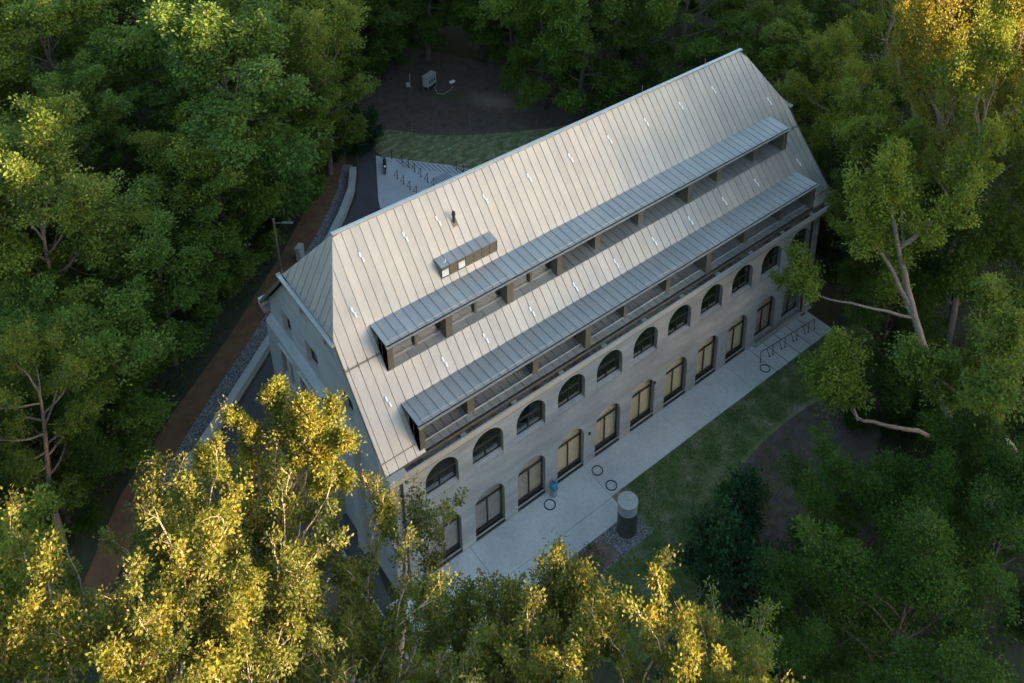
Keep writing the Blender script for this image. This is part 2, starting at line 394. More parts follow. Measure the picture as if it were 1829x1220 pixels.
P0 = [(19.28, 36.9), (20.5, 35.35), (23.9, 31.3), (27, 27), (30, 18), (15.2, 18), (15.2, 28.5), (16.15, 30.9), (17.6, 33.7)]
sheet('paving_sheet', P0, 0.05, M['patio'], None, 0.1, pat)
b = MB()
for k in range(7):       # dark drainage slots of the bicycle yard
    pass
def slots(b, x0, y0, dx, n, length):
    for k in range(n):
        x = x0+k*dx[0]; y = y0+k*dx[1]
        b.box(x-0.03, x+0.03, y-length, y, 0.052, 0.056)
slots(b, 20.45, 35.15, (.32, -.38), 14, 1.6); slots(b, 20.9, 30.4, (-.05, -.5), 1, .2)
slots(b, 18.3, 29.2, (.24, .06), 14, 0.9); slots(b, 21.6, 30.6, (.2, 0), 8, 1.0); slots(b, 24.2, 31.0, (.22, -.25), 10, 1.4)
b.build('drain_slot', M['black'], pat)
b = MB(); b.obox((15.4, 30.0, .054), (17.2, 28.2, .054), .07, .006); b.build('drain_channel', M['black'], pat)

# gravel bed round the vent column
sheet('gravel_bed', [(1, -4.05), (12.35, -4.05), (12.4, -3.9), (13.5, -4.35), (13.45, -5.75), (1, -5.75)], -0.006, M['gravel'])
sheet('bed_earth', smooth_poly([(8, -4.1), (10.6, -4.15), (11.2, -5.0), (10.9, -5.7), (8, -5.7), (3, -5.7), (3, -4.1)], 2), 0.002, M['patch'])

# ------------------------------------------------------------------ retaining wall
RW = [(16.4, 35.9), (14.8, 33.3), (12.7, 30.9), (10.5, 28.75), (1.75, 21.2), (-3.0, 17.35), (-6.6, 14.6)]
rw = empty('retaining_wall', label='long low grey concrete retaining wall beside the dark drive behind the gable', cat='wall')
b = MB()
for i in range(len(RW)-1):
    a, c = RW[i], RW[i+1]
    d = Vector((c[0]-a[0], c[1]-a[1], 0)).normalized(); nrm = Vector((d.y, -d.x, 0))*0.28
    a3 = Vector((a[0], a[1], 0)); c3 = Vector((c[0], c[1], 0))
    z0, z1 = -0.4, 0.62
    q = [a3-nrm, c3-nrm, c3+nrm, a3+nrm]
    m_ = MB(); m_.hexa([(p.x, p.y, z0) for p in q], [(p.x, p.y, z1) for p in q]); m_.build('wall_section', M['coping'], rw, bevel=.02)
# ------------------------------------------------------------------ building
L, D = 35.25, 14.31
RG = (7.156, 19.18); KK = (3.05, 14.10); EE = (-0.50, 10.12)
def zroof(y):
    y = min(y, D-y)
    return KK[1]+(y-KK[0])*(RG[1]-KK[1])/(RG[0]-KK[0]) if y > KK[0] else EE[1]+(y-EE[0])*(KK[1]-EE[1])/(KK[0]-EE[0])
VX0, VX1 = -0.38, L+0.38
HX0, HX1 = 1.506, L-1.506      # hip apexes
HY = 4.10; HZ = zroof(HY)
BLD = empty('concrete_hall_building', (0, 0, 0), 'long grey concrete building with two rows of arched windows under a steep pale metal roof', 'building')

def arch(xc, w_, z0, zs, n=14):
    r_ = w_/2
    return [(xc-r_, z0), (xc+r_, z0)]+[(xc+r_*math.cos(math.pi*k/n), zs+r_*math.sin(math.pi*k/n)) for k in range(n+1)]
def wall_mesh(outer, holes, to3, reveal, name, mat, rmat, parent):
    vs = [Vector(p) for p in outer]; es = []; n = len(outer)
    es += [(i, (i+1) % n) for i in range(n)]
    for h in holes:
        b0 = len(vs); vs += [Vector(p) for p in h]; es += [(b0+i, b0+(i+1) % len(h)) for i in range(len(h))]
    v, e, f, *_ = delaunay_2d_cdt(vs, es, [], 1, 1e-5)
    def ins(p, poly):
        c = False; j = len(poly)-1
        for i in range(len(poly)):
            a, b_ = poly[i], poly[j]
            if (a[1] > p[1]) != (b_[1] > p[1]) and p[0] < (b_[0]-a[0])*(p[1]-a[1])/(b_[1]-a[1])+a[0]: c = not c
            j = i
        return c
    ff = []
    for t in f:
        c = (sum(v[i][0] for i in t)/3, sum(v[i][1] for i in t)/3)
        if ins(c, outer) and not any(ins(c, h) for h in holes): ff.append(tuple(t))
    m_ = MB(); m_.add([to3(p[0], p[1], 0) for p in v], ff); m_.build(name, mat, parent)
    if reveal:
        for h in holes:
            m_ = MB(); b0 = 0
            for d in (0, reveal):
                m_.v += [to3(p[0], p[1], d) for p in h]
            k = len(h)
            for i in range(k): m_.f.append((b0+i, b0+(i+1) % k, b0+k+(i+1) % k, b0+k+i))
            m_.build('window_reveal' if name != 'lower_gable_wall' else 'opening_reveal', rmat, parent)
XD, WD, BAY = 2.054, 2.07, 3.0
xc = [XD+WD/2+BAY*i for i in range(11)]
ZS_L, ZS_U, SILL = 2.68, 7.10, 5.75
holes = [arch(x, WD, 0.0, ZS_L) for x in xc]+[arch(x, WD, SILL, ZS_U) for x in xc]
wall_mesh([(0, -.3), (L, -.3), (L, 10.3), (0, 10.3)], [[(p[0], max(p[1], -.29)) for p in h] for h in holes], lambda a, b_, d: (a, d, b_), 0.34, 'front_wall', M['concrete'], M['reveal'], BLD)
# darker raised strips that draw a shadow line below the upper sills
b = MB()
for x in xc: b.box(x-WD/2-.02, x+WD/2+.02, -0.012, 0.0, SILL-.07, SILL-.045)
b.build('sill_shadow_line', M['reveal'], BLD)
# plinth at far end
MB().box(28.9, L+.02, -0.32, -0.002, 0.003, 0.13).build('plinth', M['coping'], BLD)
MB().box(29.2, L-1.1, -0.12, -0.002, 0.13, 0.36).build('plinth', M['reveal'], BLD)

def pane(x0, x1, z0, z1, y, mat, parent, shape=None):
    m_ = MB()
    if shape: m_.add([(p[0], y, p[1]) for p in shape], [tuple(range(len(shape)))])
    else: m_.add([(x0, y, z0), (x1, y, z0), (x1, y, z1), (x0, y, z1)], [(0, 1, 2, 3)])
    m_.build('glass_pane', mat, parent)
def archframe(m_, x, z0, zs, r_, y, t_, dep):
    out = arch(x, 2*r_, z0, zs, 16); inn = arch(x, 2*(r_-t_), z0+t_, zs, 16); n = len(out); b0 = len(m_.v)
    for ring_, yy in ((out, y), (inn, y), (inn, y+dep)): m_.v += [(p[0], yy, p[1]) for p in ring_]
    for s0, s1 in ((0, 1), (1, 2)):
        for i in range(n): m_.f.append((b0+s0*n+i, b0+s0*n+(i+1) % n, b0+s1*n+(i+1) % n, b0+s1*n+i))
for i, x in enumerate(xc):
    r_ = WD/2-0.004; t_ = 0.055; y = 0.27
    # ground floor glazed doors
    fr = MB(); archframe(fr, x, 0.30, ZS_L, r_, y, t_, 0.1)
    fr.box(x-r_+t_, x+r_-t_, y-.01, y+.08, 2.52, 2.59)
    fr.box(x-.032, x+.032, y-.012, y+.08, 0.375, 2.50)
    d = fr.build('arched_door', M['frame'], BLD)
    if i not in (9, 10):
        MB().box(x-r_, x+r_, 0.03, y-.02, 0.004, 0.16).build('threshold_gap', M['dark'], d)  # near-black block, its colour stands in for shade in the threshold gap
        MB().box(x-r_, x+r_, 0.05, 0.13, 0.20, 0.25).build('threshold', M['zincedge'], d)
        MB().box(x-r_, x+r_, y, y+.1, 0.16, 0.30).build('door_base', M['frame'], d)
    else:
        MB().box(x-r_, x+r_, 0.02, y+.1, 0.10, 0.30).build('door_base', M['coping'], d)
    pane(x-r_+t_, x-.045, .37, 2.50, y+.05, M['glass_low'], d); pane(x+.045, x+r_-t_, .37, 2.50, y+.05, M['glass_low'], d)
    ri = r_-t_; a0 = math.asin(0)
    pts = [(x-ri, 2.60), (x+ri, 2.60)]+[(x+ri*math.cos(math.pi*k/12), ZS_L+ri*math.sin(math.pi*k/12)) for k in range(13)]
    pane(0, 0, 0, 0, y+.05, M['glass_low'], d, pts)
    cm = [M['curtain_grey'], M['curtain_grey'], M['curtain_brown'], M['curtain'], M['curtain'], M['curtain'], M['curtain'], M['curtain'], M['curtain'], M['curtain_brown'], M['curtain_grey']][i]
    c = MB(); q = arch(x, WD+.3, 0.1, ZS_L, 14)
    # gently pleated curtain
    nc = 28
    for k in range(nc+1):
        u = k/nc*2-1; xx = x+u*(WD/2+.1); h = ZS_L+math.sqrt(max(0, 1-u*u))*(WD/2+.1); yy = y+.17+.012*math.sin(k*2.3)
        c.v += [(xx, yy, .1), (xx, yy, h)]
        if k: c.f.append((2*k-2, 2*k, 2*k+1, 2*k-1))
    c.build('curtain', cm, d, smooth=True)
    # upper windows
    fr = MB(); archframe(fr, x, SILL+.16, ZS_U, r_, y, .05, 0.1)
    fr.box(x-r_+.05, x+r_-.05, y-.01, y+.08, ZS_U-.22, ZS_U-.16)
    fr.box(x-.027, x+.027, y-.012, y+.08, SILL+.21, ZS_U-.22)
    d = fr.build('arched_window', M['frame'], BLD)
    s_ = MB(); s_.add([(x-r_, 0.004, SILL+.01), (x+r_, 0.004, SILL+.01), (x+r_, y+.02, SILL+.15), (x-r_, y+.02, SILL+.15)], [(0, 1, 2, 3)]); s_.build('window_sill', M['concrete'], d)
    MB().box(x-r_, x+r_, y-.07, y-.005, SILL+.15, SILL+.19).build('sill_rail', M['zincedge'], d)
    pane(x-r_+.05, x-.027, SILL+.21, ZS_U-.22, y+.05, M['glass'], d); pane(x+.027, x+r_-.05, SILL+.21, ZS_U-.22, y+.05, M['glass'], d)
    ri = r_-.05
    pts = [(x-ri, ZS_U-.16), (x+ri, ZS_U-.16)]+[(x+ri*math.cos(math.pi*k/12), ZS_U+ri*math.sin(math.pi*k/12)) for k in range(13)]
    pane(0, 0, 0, 0, y+.05, M['glass'], d, pts)
# interior shell
b = MB(); b.box(.4, L-.4, .38, 7, 4.9, 5.2); b.box(.4, L-.4, .6, 7, -.05, .1); b.box(.4, L-.4, 7, 7.2, 0, 13); b.box(.4, L-.4, 2.6, 7, 9.0, 9.2)
b.build('interior_floor', M['interior'], BLD)
# wall fixtures
for x, z in ((19.1, 2.9), (13.55, 2.4)):
    MB().box(x-.05, x+.05, -.09, -.002, z, z+.18).build('wall_lamp', M['black'], BLD)
# gable walls
prof = [(0.0, -.3), (D, -.3), (D, 9.6), (D-.0, zroof(0.0)-.25), (D-KK[0], KK[1]-.25), (D-HY, HZ-.3), (HY, HZ-.3), (KK[0], KK[1]-.25), (0.0, zroof(0)-.25)]
prof = [(0.0, -.3), (D, -.3), (D, zroof(0)-.25), (D-KK[0], KK[1]-.25), (D-HY, HZ-.3), (HY, HZ-.3), (KK[0], KK[1]-.25), (0.0, zroof(0)-.25)]
GW = [(11.15, 12.45, 9.38, 11.05), (7.62, 9.18, 9.58, 11.22), (3.46, 4.68, 9.82, 11.38), (8.28, 9.38, 12.92, 13.95), (5.25, 6.38, 13.05, 13.95)]
gh = [[(a, c), (b_, c), (b_, d), (a, d)] for a, b_, c, d in GW]
wall_mesh(prof, gh, lambda a, b_, d: (d, a, b_), 0.42, 'gable_wall', M['gable'], M['gable'], BLD)
wall_mesh(prof, [], lambda a, b_, d: (L-d, a, b_), 0, 'gable_wall', M['gable'], M['gable'], BLD)
wall_mesh([(0, -.3), (L, -.3), (L, 10.3), (0, 10.3)], [], lambda a, b_, d: (a, D-d, b_), 0, 'back_wall', M['concrete'], M['reveal'], BLD)
for a, b_, c, d in GW:
    f = MB(); x = .30
    f.box(x, x+.08, a, a+.06, c, d); f.box(x, x+.08, b_-.06, b_, c, d); f.box(x, x+.08, a+.06, b_-.06, c, c+.06); f.box(x, x+.08, a+.06, b_-.06, d-.06, d)
    f.box(x, x+.08, (a+b_)/2-.03, (a+b_)/2+.03, c+.06, d-.06)
    o = f.build('gable_window', M['frame'], BLD)
    for y0, y1 in ((a+.06, (a+b_)/2-.03), ((a+b_)/2+.03, b_-.06)):
        MB().add([(x+.05, y0, c+.06), (x+.05, y1, c+.06), (x+.05, y1, d-.06), (x+.05, y0, d-.06)], [(0, 1, 2, 3)]).build('glass_pane', M['glass'], o)
    MB().add([(.002, a, c+.005), (.30, a, c+.1), (.30, b_, c+.1), (.002, b_, c+.005)], [(0, 1, 2, 3)]).build('window_sill', M['reveal'], o)
# lower gable block (thicker storey) with sloping ledge
BX = -0.38; Y0, Y1 = 3.3, D
ops = [(10.7, 12.45, 6.0, 8.35), (8.0, 9.75, 6.0, 8.35), (4.6, 6.3, 6.0, 8.2), (3.95, 6.2, 0.0, 4.4), (8.2, 9.8, 0.2, 3.6), (11.0, 12.4, .2, 3.6)]
oh = [[(a, c), (b_, c), (b_, d), (a, d)] for a, b_, c, d in ops]
wall_mesh([(Y0, -.3), (Y1, -.3), (Y1, 8.95), (Y0, 8.95)], [[(p[0], p[1] if p[1] > 0 else -.29) for p in h] for h in oh], lambda a, b_, d: (BX+d, a, b_), 0.55, 'lower_gable_wall', M['gable'], M['reveal'], BLD)
MB().add([(BX, Y0, 8.95), (BX, Y1, 8.95), (-.003, Y1, 9.38), (-.003, Y0, 9.38)], [(0, 3, 2, 1)]).build('ledge', M['gable'], BLD)
MB().add([(BX, Y0, -.3), (0, Y0, -.3), (0, Y0, 9.38), (BX, Y0, 8.95)], [(0, 1, 2, 3)]).build('wall_return', M['gable'], BLD)
for a, b_, c, d in ops[:3]:
    MB().box(BX-.07, BX+.02, a-.1, b_+.1, d+.01, d+.13).build('lintel', M['coping'], BLD)
    m_ = MB().box(BX+.05, BX+.35, (a+b_)/2-.2, (a+b_)/2+.2, c+.15, d-.003); m_.build('pillar', M['gable'], BLD)
    m_ = MB(); m_.add([(BX+.003, a, c+.003), (BX+.5, a, c+.35), (BX+.5, b_, c+.35), (BX+.003, b_, c+.003)], [(0, 1, 2, 3)]); m_.build('window_sill', M['gable'], BLD)
for a, b_, c, d in ops:
    MB().add([(BX+.5, a, c), (BX+.5, b_, c), (BX+.5, b_, d), (BX+.5, a, d)], [(0, 1, 2, 3)]).build('dark_pane', M['glass'], BLD)

# ---- roof
ROOF = empty('roof'); ROOF.parent = BLD
def slope_pts(x, y): return (x, y, zroof(y))
# deck (solid under the panels)
dk = MB(); o_ = 0.035
def dz(y): return zroof(y)-o_
ys = [EE[0], KK[0], HY]
vv = lambda L_: [(x, y, dz(y)) for x, y in L_]
XA, XB = 1.68, 33.57
dk.add(vv([(VX0, EE[0]), (XA, EE[0]), (XA, KK[0]), (VX0, KK[0])]), [(0, 1, 2, 3)]); dk.add(vv([(XB, EE[0]), (VX1, EE[0]), (VX1, KK[0]), (XB, KK[0])]), [(0, 1, 2, 3)])
dk.add(vv([(XA, 1.22), (XB, 1.22), (XB, 2.44), (XA, 2.44)]), [(0, 1, 2, 3)])
dk.add(vv([(XA, 3.97), (XB, 3.97), (XB, HY), (XA, HY)]), [(0, 1, 2, 3)])
dk.add(vv([(VX0, KK[0]), (XA, KK[0]), (XA, HY), (VX0, HY)]), [(0, 1, 2, 3)]); dk.add(vv([(XB, KK[0]), (VX1, KK[0]), (VX1, HY), (XB, HY)]), [(0, 1, 2, 3)])
dk.add(vv([(VX0, HY), (VX1, HY), (HX1, RG[0]), (HX0, RG[0])]), [(0, 1, 2, 3)])
V2 = [(VX0, D-EE[0], dz(EE[0])), (VX1, D-EE[0], dz(EE[0])), (VX1, D-KK[0], dz(KK[0])), (VX0, D-KK[0], dz(KK[0])), (VX1, D-HY, dz(HY)), (HX1, RG[0], RG[1]-o_), (HX0, RG[0], RG[1]-o_), (VX0, D-HY, dz(HY))]
dk.add(V2, [(0, 3, 2, 1), (3, 7, 6, 5, 4, 2)])
dk.add([(VX0, HY, HZ-o_), (VX0, D-HY, HZ-o_), (HX0, RG[0], RG[1]-o_)], [(0, 2, 1)])
dk.add([(VX1, HY, HZ-o_), (VX1, D-HY, HZ-o_), (HX1, RG[0], RG[1]-o_)], [(0, 1, 2)])
dk.build('roof_deck', M['deck'], ROOF)
def panel(pa, pb, pc, pd, nrm, th=0.022, parent=ROOF, name='roof_panel', mat='roof', rib=True, gap=0.016, joinL=True):
    """pa,pb bottom left/right, pc,pd top right/left; a tray with a standing seam on its left edge"""
    pa, pb, pc, pd = map(Vector, (pa, pb, pc, pd)); n = Vector(nrm)
    def sh(p, q, s_):
        d = (q-p)
        return p + (d.normalized()*s_ if d.length > 2*s_ else d*0.45)
    a, b_ = sh(pa, pb, gap), sh(pb, pa, gap); c, d = (sh(pc, pd, gap), sh(pd, pc, gap)) if (pc-pd).length > .001 else (pc, pd)
    m_ = MB(); b0 = -n*0.02
    m_.hexa([a+b0, b_+b0, c+b0, d+b0], [a+n*0, b_+n*0, c+n*0, d+n*0])
    if rib:
        m_.obox(pa+n*.012, pd+n*.012, .014, .05, n)
    return m_.build(name, M[mat], parent)
nU = Vector((0, -(RG[1]-KK[1]), RG[0]-KK[0])).normalized(); nL = Vector((0, -(KK[1]-EE[1]), KK[0]-EE[0])).normalized()
PIT = 0.5345; XK = [5.18+PIT*k for k in range(-11, 58)]
seams = [VX0]+[x for x in XK if VX0+.15 < x < VX1-.15]+[VX1]
DU = dict(x0=1.65, x1=33.60, yt=3.99, yb=2.41); DL = dict(x0=1.66, x1=33.60, yt=1.25, yb=EE[0])
def hip_y(x):    # top of front plane at x
    if x < HX0: return HY+(x-VX0)/(HX0-VX0)*(RG[0]-HY)
    if x > HX1: return HY+(VX1-x)/(VX1-HX1)*(RG[0]-HY)
    return RG[0]
def strip(xa, xb, ya, yb, clip=False):
    n = nU if (ya+yb)/2 > KK[0] else nL
    ta, tb = (min(yb, hip_y(xa)), min(yb, hip_y(xb))) if clip else (yb, yb)
    return panel(slope_pts(xa, ya), slope_pts(xb, ya), slope_pts(xb, tb), slope_pts(xa, ta), n)
for i in range(len(seams)-1):
    xa, xb = seams[i], seams[i+1]; xm = (xa+xb)/2
    inside_ = DU['x0']+.1 < xm < DU['x1']-.1
    if inside_:
        strip(xa, xb, DU['yt'], RG[0]-.05, True)
        strip(xa, xb, DL['yt'], DU['yb'])
    else:
        strip(xa, xb, KK[0]+.03, RG[0]-.05, True)
        strip(xa, xb, EE[0], KK[0]-.03)
# partial pieces of roof flanking the dormer bodies inside their own bay
for xa, xb in ((VX0, DU['x0']), (DU['x1'], VX1)):   # flashing fold line
    b = MB()
    b.obox((xa, KK[0], KK[1]+.02), (xb, KK[0], KK[1]+.02), .09, .03, nU)
    for x in seams:
        if xa <= x <= xb: b.obox((x, KK[0]-.09, KK[1]-.07), (x, KK[0]+.09, KK[1]+.15), .05, .05, nU)
    b.build('flashing', M['cladding'], ROOF)
for xa, xb in ((VX0, DL['x0']-.1), (DL['x1']+.1, VX1)):
    MB().obox((xa, -.12, zroof(-.12)+.02), (xb, -.12, zroof(-.12)+.02), .05, .03, nL).build('flashing', M['cladding'], ROOF)
# back slope panels (wide trays, seen only from behind)
for i in range(0, len(seams)-1):
    xa, xb = seams[i], seams[i+1]
    m_ = MB()
    ta, tb = hip_y(xa), hip_y(xb)
    for (y0, y1a, y1b) in ((EE[0], KK[0], KK[0]), (KK[0], ta-.04, tb-.04)):
        m_.add([(xa+.016, D-y0, zroof(y0)), (xb-.016, D-y0, zroof(y0)), (xb-.016, D-y1b, zroof(y1b)), (xa+.016, D-y1a, zroof(y1a))], [(3, 2, 1, 0)])
    m_.build('back_roof_panel', M['roof'], ROOF)
# ridge cap
rc = MB(); rc.box(HX0-.05, HX1+.05, RG[0]-.13, RG[0]+.13, RG[1]-.02, RG[1]+.07); rc.build('ridge_cap', M['zincedge'], ROOF, bevel=.01)
for x in (12.0, 24.0, 30.0, 33.3): MB().obox((x, RG[0], RG[1]+.06), (x, RG[0], RG[1]+.65), .02, .02).build('lightning_rod', M['steel'], ROOF)
# hips
for sx, vx, hx in ((-1, VX0, HX0), (1, VX1, HX1)):
    n = Vector((sx*(RG[1]-HZ), 0, abs(hx-vx))).normalized()
    k = 11; yy = [HY+(D-2*HY)*j/k for j in range(k+1)]
    def top(y):
        t = 1-abs(y-RG[0])/(RG[0]-HY); return (vx+(hx-vx)*t, y, HZ+(RG[1]-HZ)*t)
    for j in range(k):
        a, b_ = yy[j], yy[j+1]
        P = [(vx, a, HZ), (vx, b_, HZ), top(b_), top(a)]
        if sx > 0: P = [(vx, b_, HZ), (vx, a, HZ), top(a), top(b_)]
        if a < RG[0] < b_:
            m_ = MB(); ap = top(RG[0]); b0 = n*-.02
            q = [Vector(p) for p in (P[0], P[1], P[2], ap, P[3])]
            m_.add([tuple(p) for p in q], [(0, 1, 2, 3, 4) if sx < 0 else (0, 1, 2, 3, 4)]); m_.obox(q[0]+n*.012, q[4]+n*.012, .014, .05, n)
            m_.build('hip_panel', M['roof'], ROOF)
        else: panel(*P, n, name='hip_panel')
    # box gutter with snow rails
    g = MB(); x0, x1 = (vx-.28, vx-.02) if sx < 0 else (vx+.02, vx+.28)
    g.box(x0, x1, HY-.28, D-HY+.28, HZ-.17, HZ-.14)
    xo = x0 if sx < 0 else x1-.02
    g.box(xo, xo+.02, HY-.28, D-HY+.28, HZ-.14, HZ-.02)
    g.box(x0, x1, HY-.28, HY-.26, HZ-.14, HZ-.02); g.box(x0, x1, D-HY+.26, D-HY+.28, HZ-.14, HZ-.02)
    g.build('hip_gutter', M['zincedge'], ROOF)
    g = MB()
    for q in (.12, .26):
        c = Vector((vx, 0, HZ))+Vector(((hx-vx), 0, RG[1]-HZ)).normalized()*q+n*.12
        g.tube([(c.x, HY+.05+q*.8, c.z), (c.x, D-HY-.05-q*.8, c.z)], .013, 6)
    for j in range(k+1):
        c = Vector((vx, yy[j], HZ))+n*.02; u_ = Vector(((hx-vx), 0, RG[1]-HZ)).normalized()
        g.obox(c+u_*.05, c+u_*.3+n*.12, .03, .03)
    g.build('snow_rail', M['steel'], ROOF)
# verge trims
for vx, s_ in ((VX0, -1), (VX1, 1)):
    for f_ in (lambda y: y, lambda y: D-y):
        g = MB()
        for a, b_ in (((EE[0]-.02), KK[0]), (KK[0], HY)):
            g.obox((vx+s_*.015, f_(a), zroof(a)-.09), (vx+s_*.015, f_(b_), zroof(b_)-.09), .03, .2)
        g.build('verge_trim', M['cladding'], ROOF)
# hooks (white clips on the seams)
def hook(x, y):
    n = nU if y > KK[0] else nL; d = Vector((0, 1, 0)); d = (Vector(slope_pts(x, y+.3))-Vector(slope_pts(x, y))).normalized()
    c = Vector(slope_pts(x, y)); m_ = MB()
    m_.obox(c-d*.30+n*.05+Vector((.05, 0, 0)), c-d*.04+n*.05+Vector((.05, 0, 0)), 0.10, .05, n)
    m_.obox(c+d*.02+n*.05-Vector((.03, 0, 0)), c+d*.28+n*.05-Vector((.03, 0, 0)), .10, .05, n)
    m_.obox(c-d*.06+n*.05, c+d*.06+n*.05, .03, .05, n)
    m_.build('roof_hook', M['white'], ROOF)
for x in (2.51, 5.18, 7.32, 10.53, 13.73, 16.94, 20.15, 23.36, 26.56, 29.77): hook(x, 6.08)
for x in (4.65, 7.32, 10.53, 13.73, 16.94, 20.15, 23.36, 26.56, 29.77): hook(x, 1.75)
hook(1.08, 4.6); hook(1.08, 1.54); hook(34.1, 4.6); hook(34.1, 1.6)
# vent pipe
c = Vector(slope_pts(8.2, 5.8)); m_ = MB(); m_.tube([c-Vector((0, 0, .1)), c+Vector((0, 0, .5))], .075, 12); m_.tube([c+Vector((0, 0, .5)), c+Vector((0, 0, .56)), c+Vector((0, 0, .72))], [.12, .12, .09], 12)
m_.build('vent_pipe', M['black'], ROOF, smooth=False)
m_ = MB(); m_.obox(c+nU*.03-Vector((0, .16, .2)), c+nU*.03+Vector((0, .1, .12)), .3, .03, nU); m_.build('pipe_collar', M['cladding'], ROOF)

# ---- dormers
def dormer(x0, x1, yt, zt, yf, zf, yb, zb, posts, secs, win_bays, name='dormer'):
    DM = empty(name); DM.parent = BLD
    up = Vector((0, zt-zf, yf-yt)); n = Vector((0, -(zt-zf), (yt-yf))).normalized()
    if n.z < 0: n = -n
    xs = [x0]+[x for x in XK if x0+.15 < x < x1-.15]+[x1]
    dk = MB(); dk.hexa([(x0, yf, zf-.16), (x1, yf, zf-.16), (x1, yt, zt-.16), (x0, yt, zt-.16)], [(x0, yf, zf-.022), (x1, yf, zf-.022), (x1, yt, zt-.022), (x0, yt, zt-.022)])
    dk.build('dormer_deck', M['deck'], DM)
    for i in range(len(xs)-1):
        panel((xs[i], yf, zf), (xs[i+1], yf, zf), (xs[i+1], yt+.01, zt), (xs[i], yt+.01, zt), n, parent=DM, name='dormer_panel', mat='roof')
    # front gutter
    g = MB(); g.box(x0-.04, x1+.04, yf-.16, yf-.145, zf-.10, zf+.0); g.box(x0-.04, x1+.04, yf-.145, yf-.005, zf-.115, zf-.10)
    g.box(x0-.04, x0-.025, yf-.145, yf-.005, zf-.10, zf); g.box(x1+.025, x1+.04, yf-.145, yf-.005, zf-.10, zf)
    g.build('gutter', M['zincedge'], DM)
    g = MB(); g.tube([(x0+.1, yf+.12, zf+.10), (x1-.1, yf+.12, zf+.10)], .011, 6)
    for x in xs[1:-1]:
        g.obox((x, yf+.05, zf+.03), (x, yf+.22, zf+.06), .05, .05); g.obox((x, yf+.12, zf+.03), (x, yf+.12, zf+.11), .03, .03)
    g.build('snow_rail', M['steel'], DM)
    # cheeks
    yF = yf+.06
    for xa, sg in ((x0, 1), (x1-.06, -1)):
        b = MB(); za = zf-.13
        A = [(xa, yF, zb-.1), (xa, yt, zt-.05), (xa, yF, za)]; B_ = [(xa+.06, y, z) for _, y, z in A]
        A2 = [(xa, yF, zb-.12), (xa, yt+.05, zt-.0), (xa, yt, zt-.03), (xa, yF, za)]
        B2 = [(xa+.06, y, z) for _, y, z in A2]
        b.add(A2+B2, [(0, 1, 2, 3), (7, 6, 5, 4), (0, 3, 7, 4), (0, 4, 5, 1), (3, 2, 6, 7)])
        for k in range(1, 4):
            y = yF+(yt-yF)*k/4.; zz = zroof(y)
            xo = xa-.02 if sg > 0 else xa+.06
            b.box(xo, xo+.02, y-.01, y+.01, zz, zf+(zt-zf)*(y-yf)/(yt-yf)-.06)
        b.build('cheek', M['cladding'], DM)
    yM = yF+.34; yB = yF+1.15; za = zf-.13
    zfl = zb+.10     # back of the sloping floor
    # posts
    for a, b_ in posts:
        MB().box(a, b_, yF, yM+.55, zb-.15, za).build('post', M['cladding'], DM)
        m_ = MB(); m_.tube([((a+.09), yF-.05, za-.1), ((a+.09), yF-.05, za-.02)], .04, 8); m_.build('rain_outlet', M['steel'], DM)
    for a, b_ in secs: MB().box(a, b_, yM, yM+.75, zb-.02, za-.40).build('post', M['cladding'], DM)
    ends = [p[1] for p in posts[:-1]]; starts = [p[0] for p in posts[1:]]
    for bi, (a, b_) in enumerate(zip(ends, starts)):
        win = bi in win_bays
        # lintel panels
        np_ = max(1, round((b_-a)/0.85)); w_ = (b_-a)/np_
        for k in range(np_):
            MB().box(a+k*w_+.01, a+(k+1)*w_-.01, yM, yM+.06, za-.46, za).build('lintel_panel', M['cladding'], DM)
        # floor trays
        k = 0; xx = [a]+[x for x in XK if a+.12 < x < b_-.12]+[b_]
        if win: xx = [a]+xx[2:-1:2]+[b_]
        yin = yM+.22 if win else yB
        nf = Vector((0, -(zfl-zb), yin-yF)).normalized()
        for i in range(len(xx)-1):
            panel((xx[i], yF-.02, zb+.02), (xx[i+1], yF-.02, zb+.02), (xx[i+1], yin, zfl+.03), (xx[i], yin, zfl+.03), nf, parent=DM, name='floor_panel', mat='roof' if not win else 'roof', rib=not win)
        if win:
            yw = yM+.22; f = MB(); mid = (a+b_)/2-.05
            f.box(a, b_, yw-.06, yw+.06, zfl+.03, zfl+.10); f.build('sill_bar', M['zincedge'], DM)
            f = MB(); f.box(mid-.06, mid+.10, yw-.16, yw+.1, zfl+.10, za-.3); wn = f.build('window_frame', M['cladding'], DM)
            for p, q in ((a, mid-.06), (mid+.10, b_)):
                MB().add([(p, yw+.02, zfl+.10), (q, yw+.02, zfl+.10), (q, yw+.02, za), (p, yw+.02, za)], [(0, 1, 2, 3)]).build('glass_pane', M['glass'], DM)
        else:
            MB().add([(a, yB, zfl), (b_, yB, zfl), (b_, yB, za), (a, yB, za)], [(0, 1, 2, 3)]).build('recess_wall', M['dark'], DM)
    MB().box(x0+.06, x1-.06, yB+.02, yB+.1, zfl-.2, za).build('back_panel', M['interior'], DM)
    return DM
dormer(1.65, 33.60, 3.99, zroof(3.99)+.02, 2.33, 15.15, 2.41, zroof(2.41),
       [(1.65, 2.05), (5.27, 5.67), (9.33, 9.76), (12.93, 13.31), (23.72, 24.15), (33.2, 33.6)], [(16.14, 16.54), (19.70, 20.13), (26.85, 27.34), (30.51, 30.91)], {0, 1, 2}, 'upper_dormer')
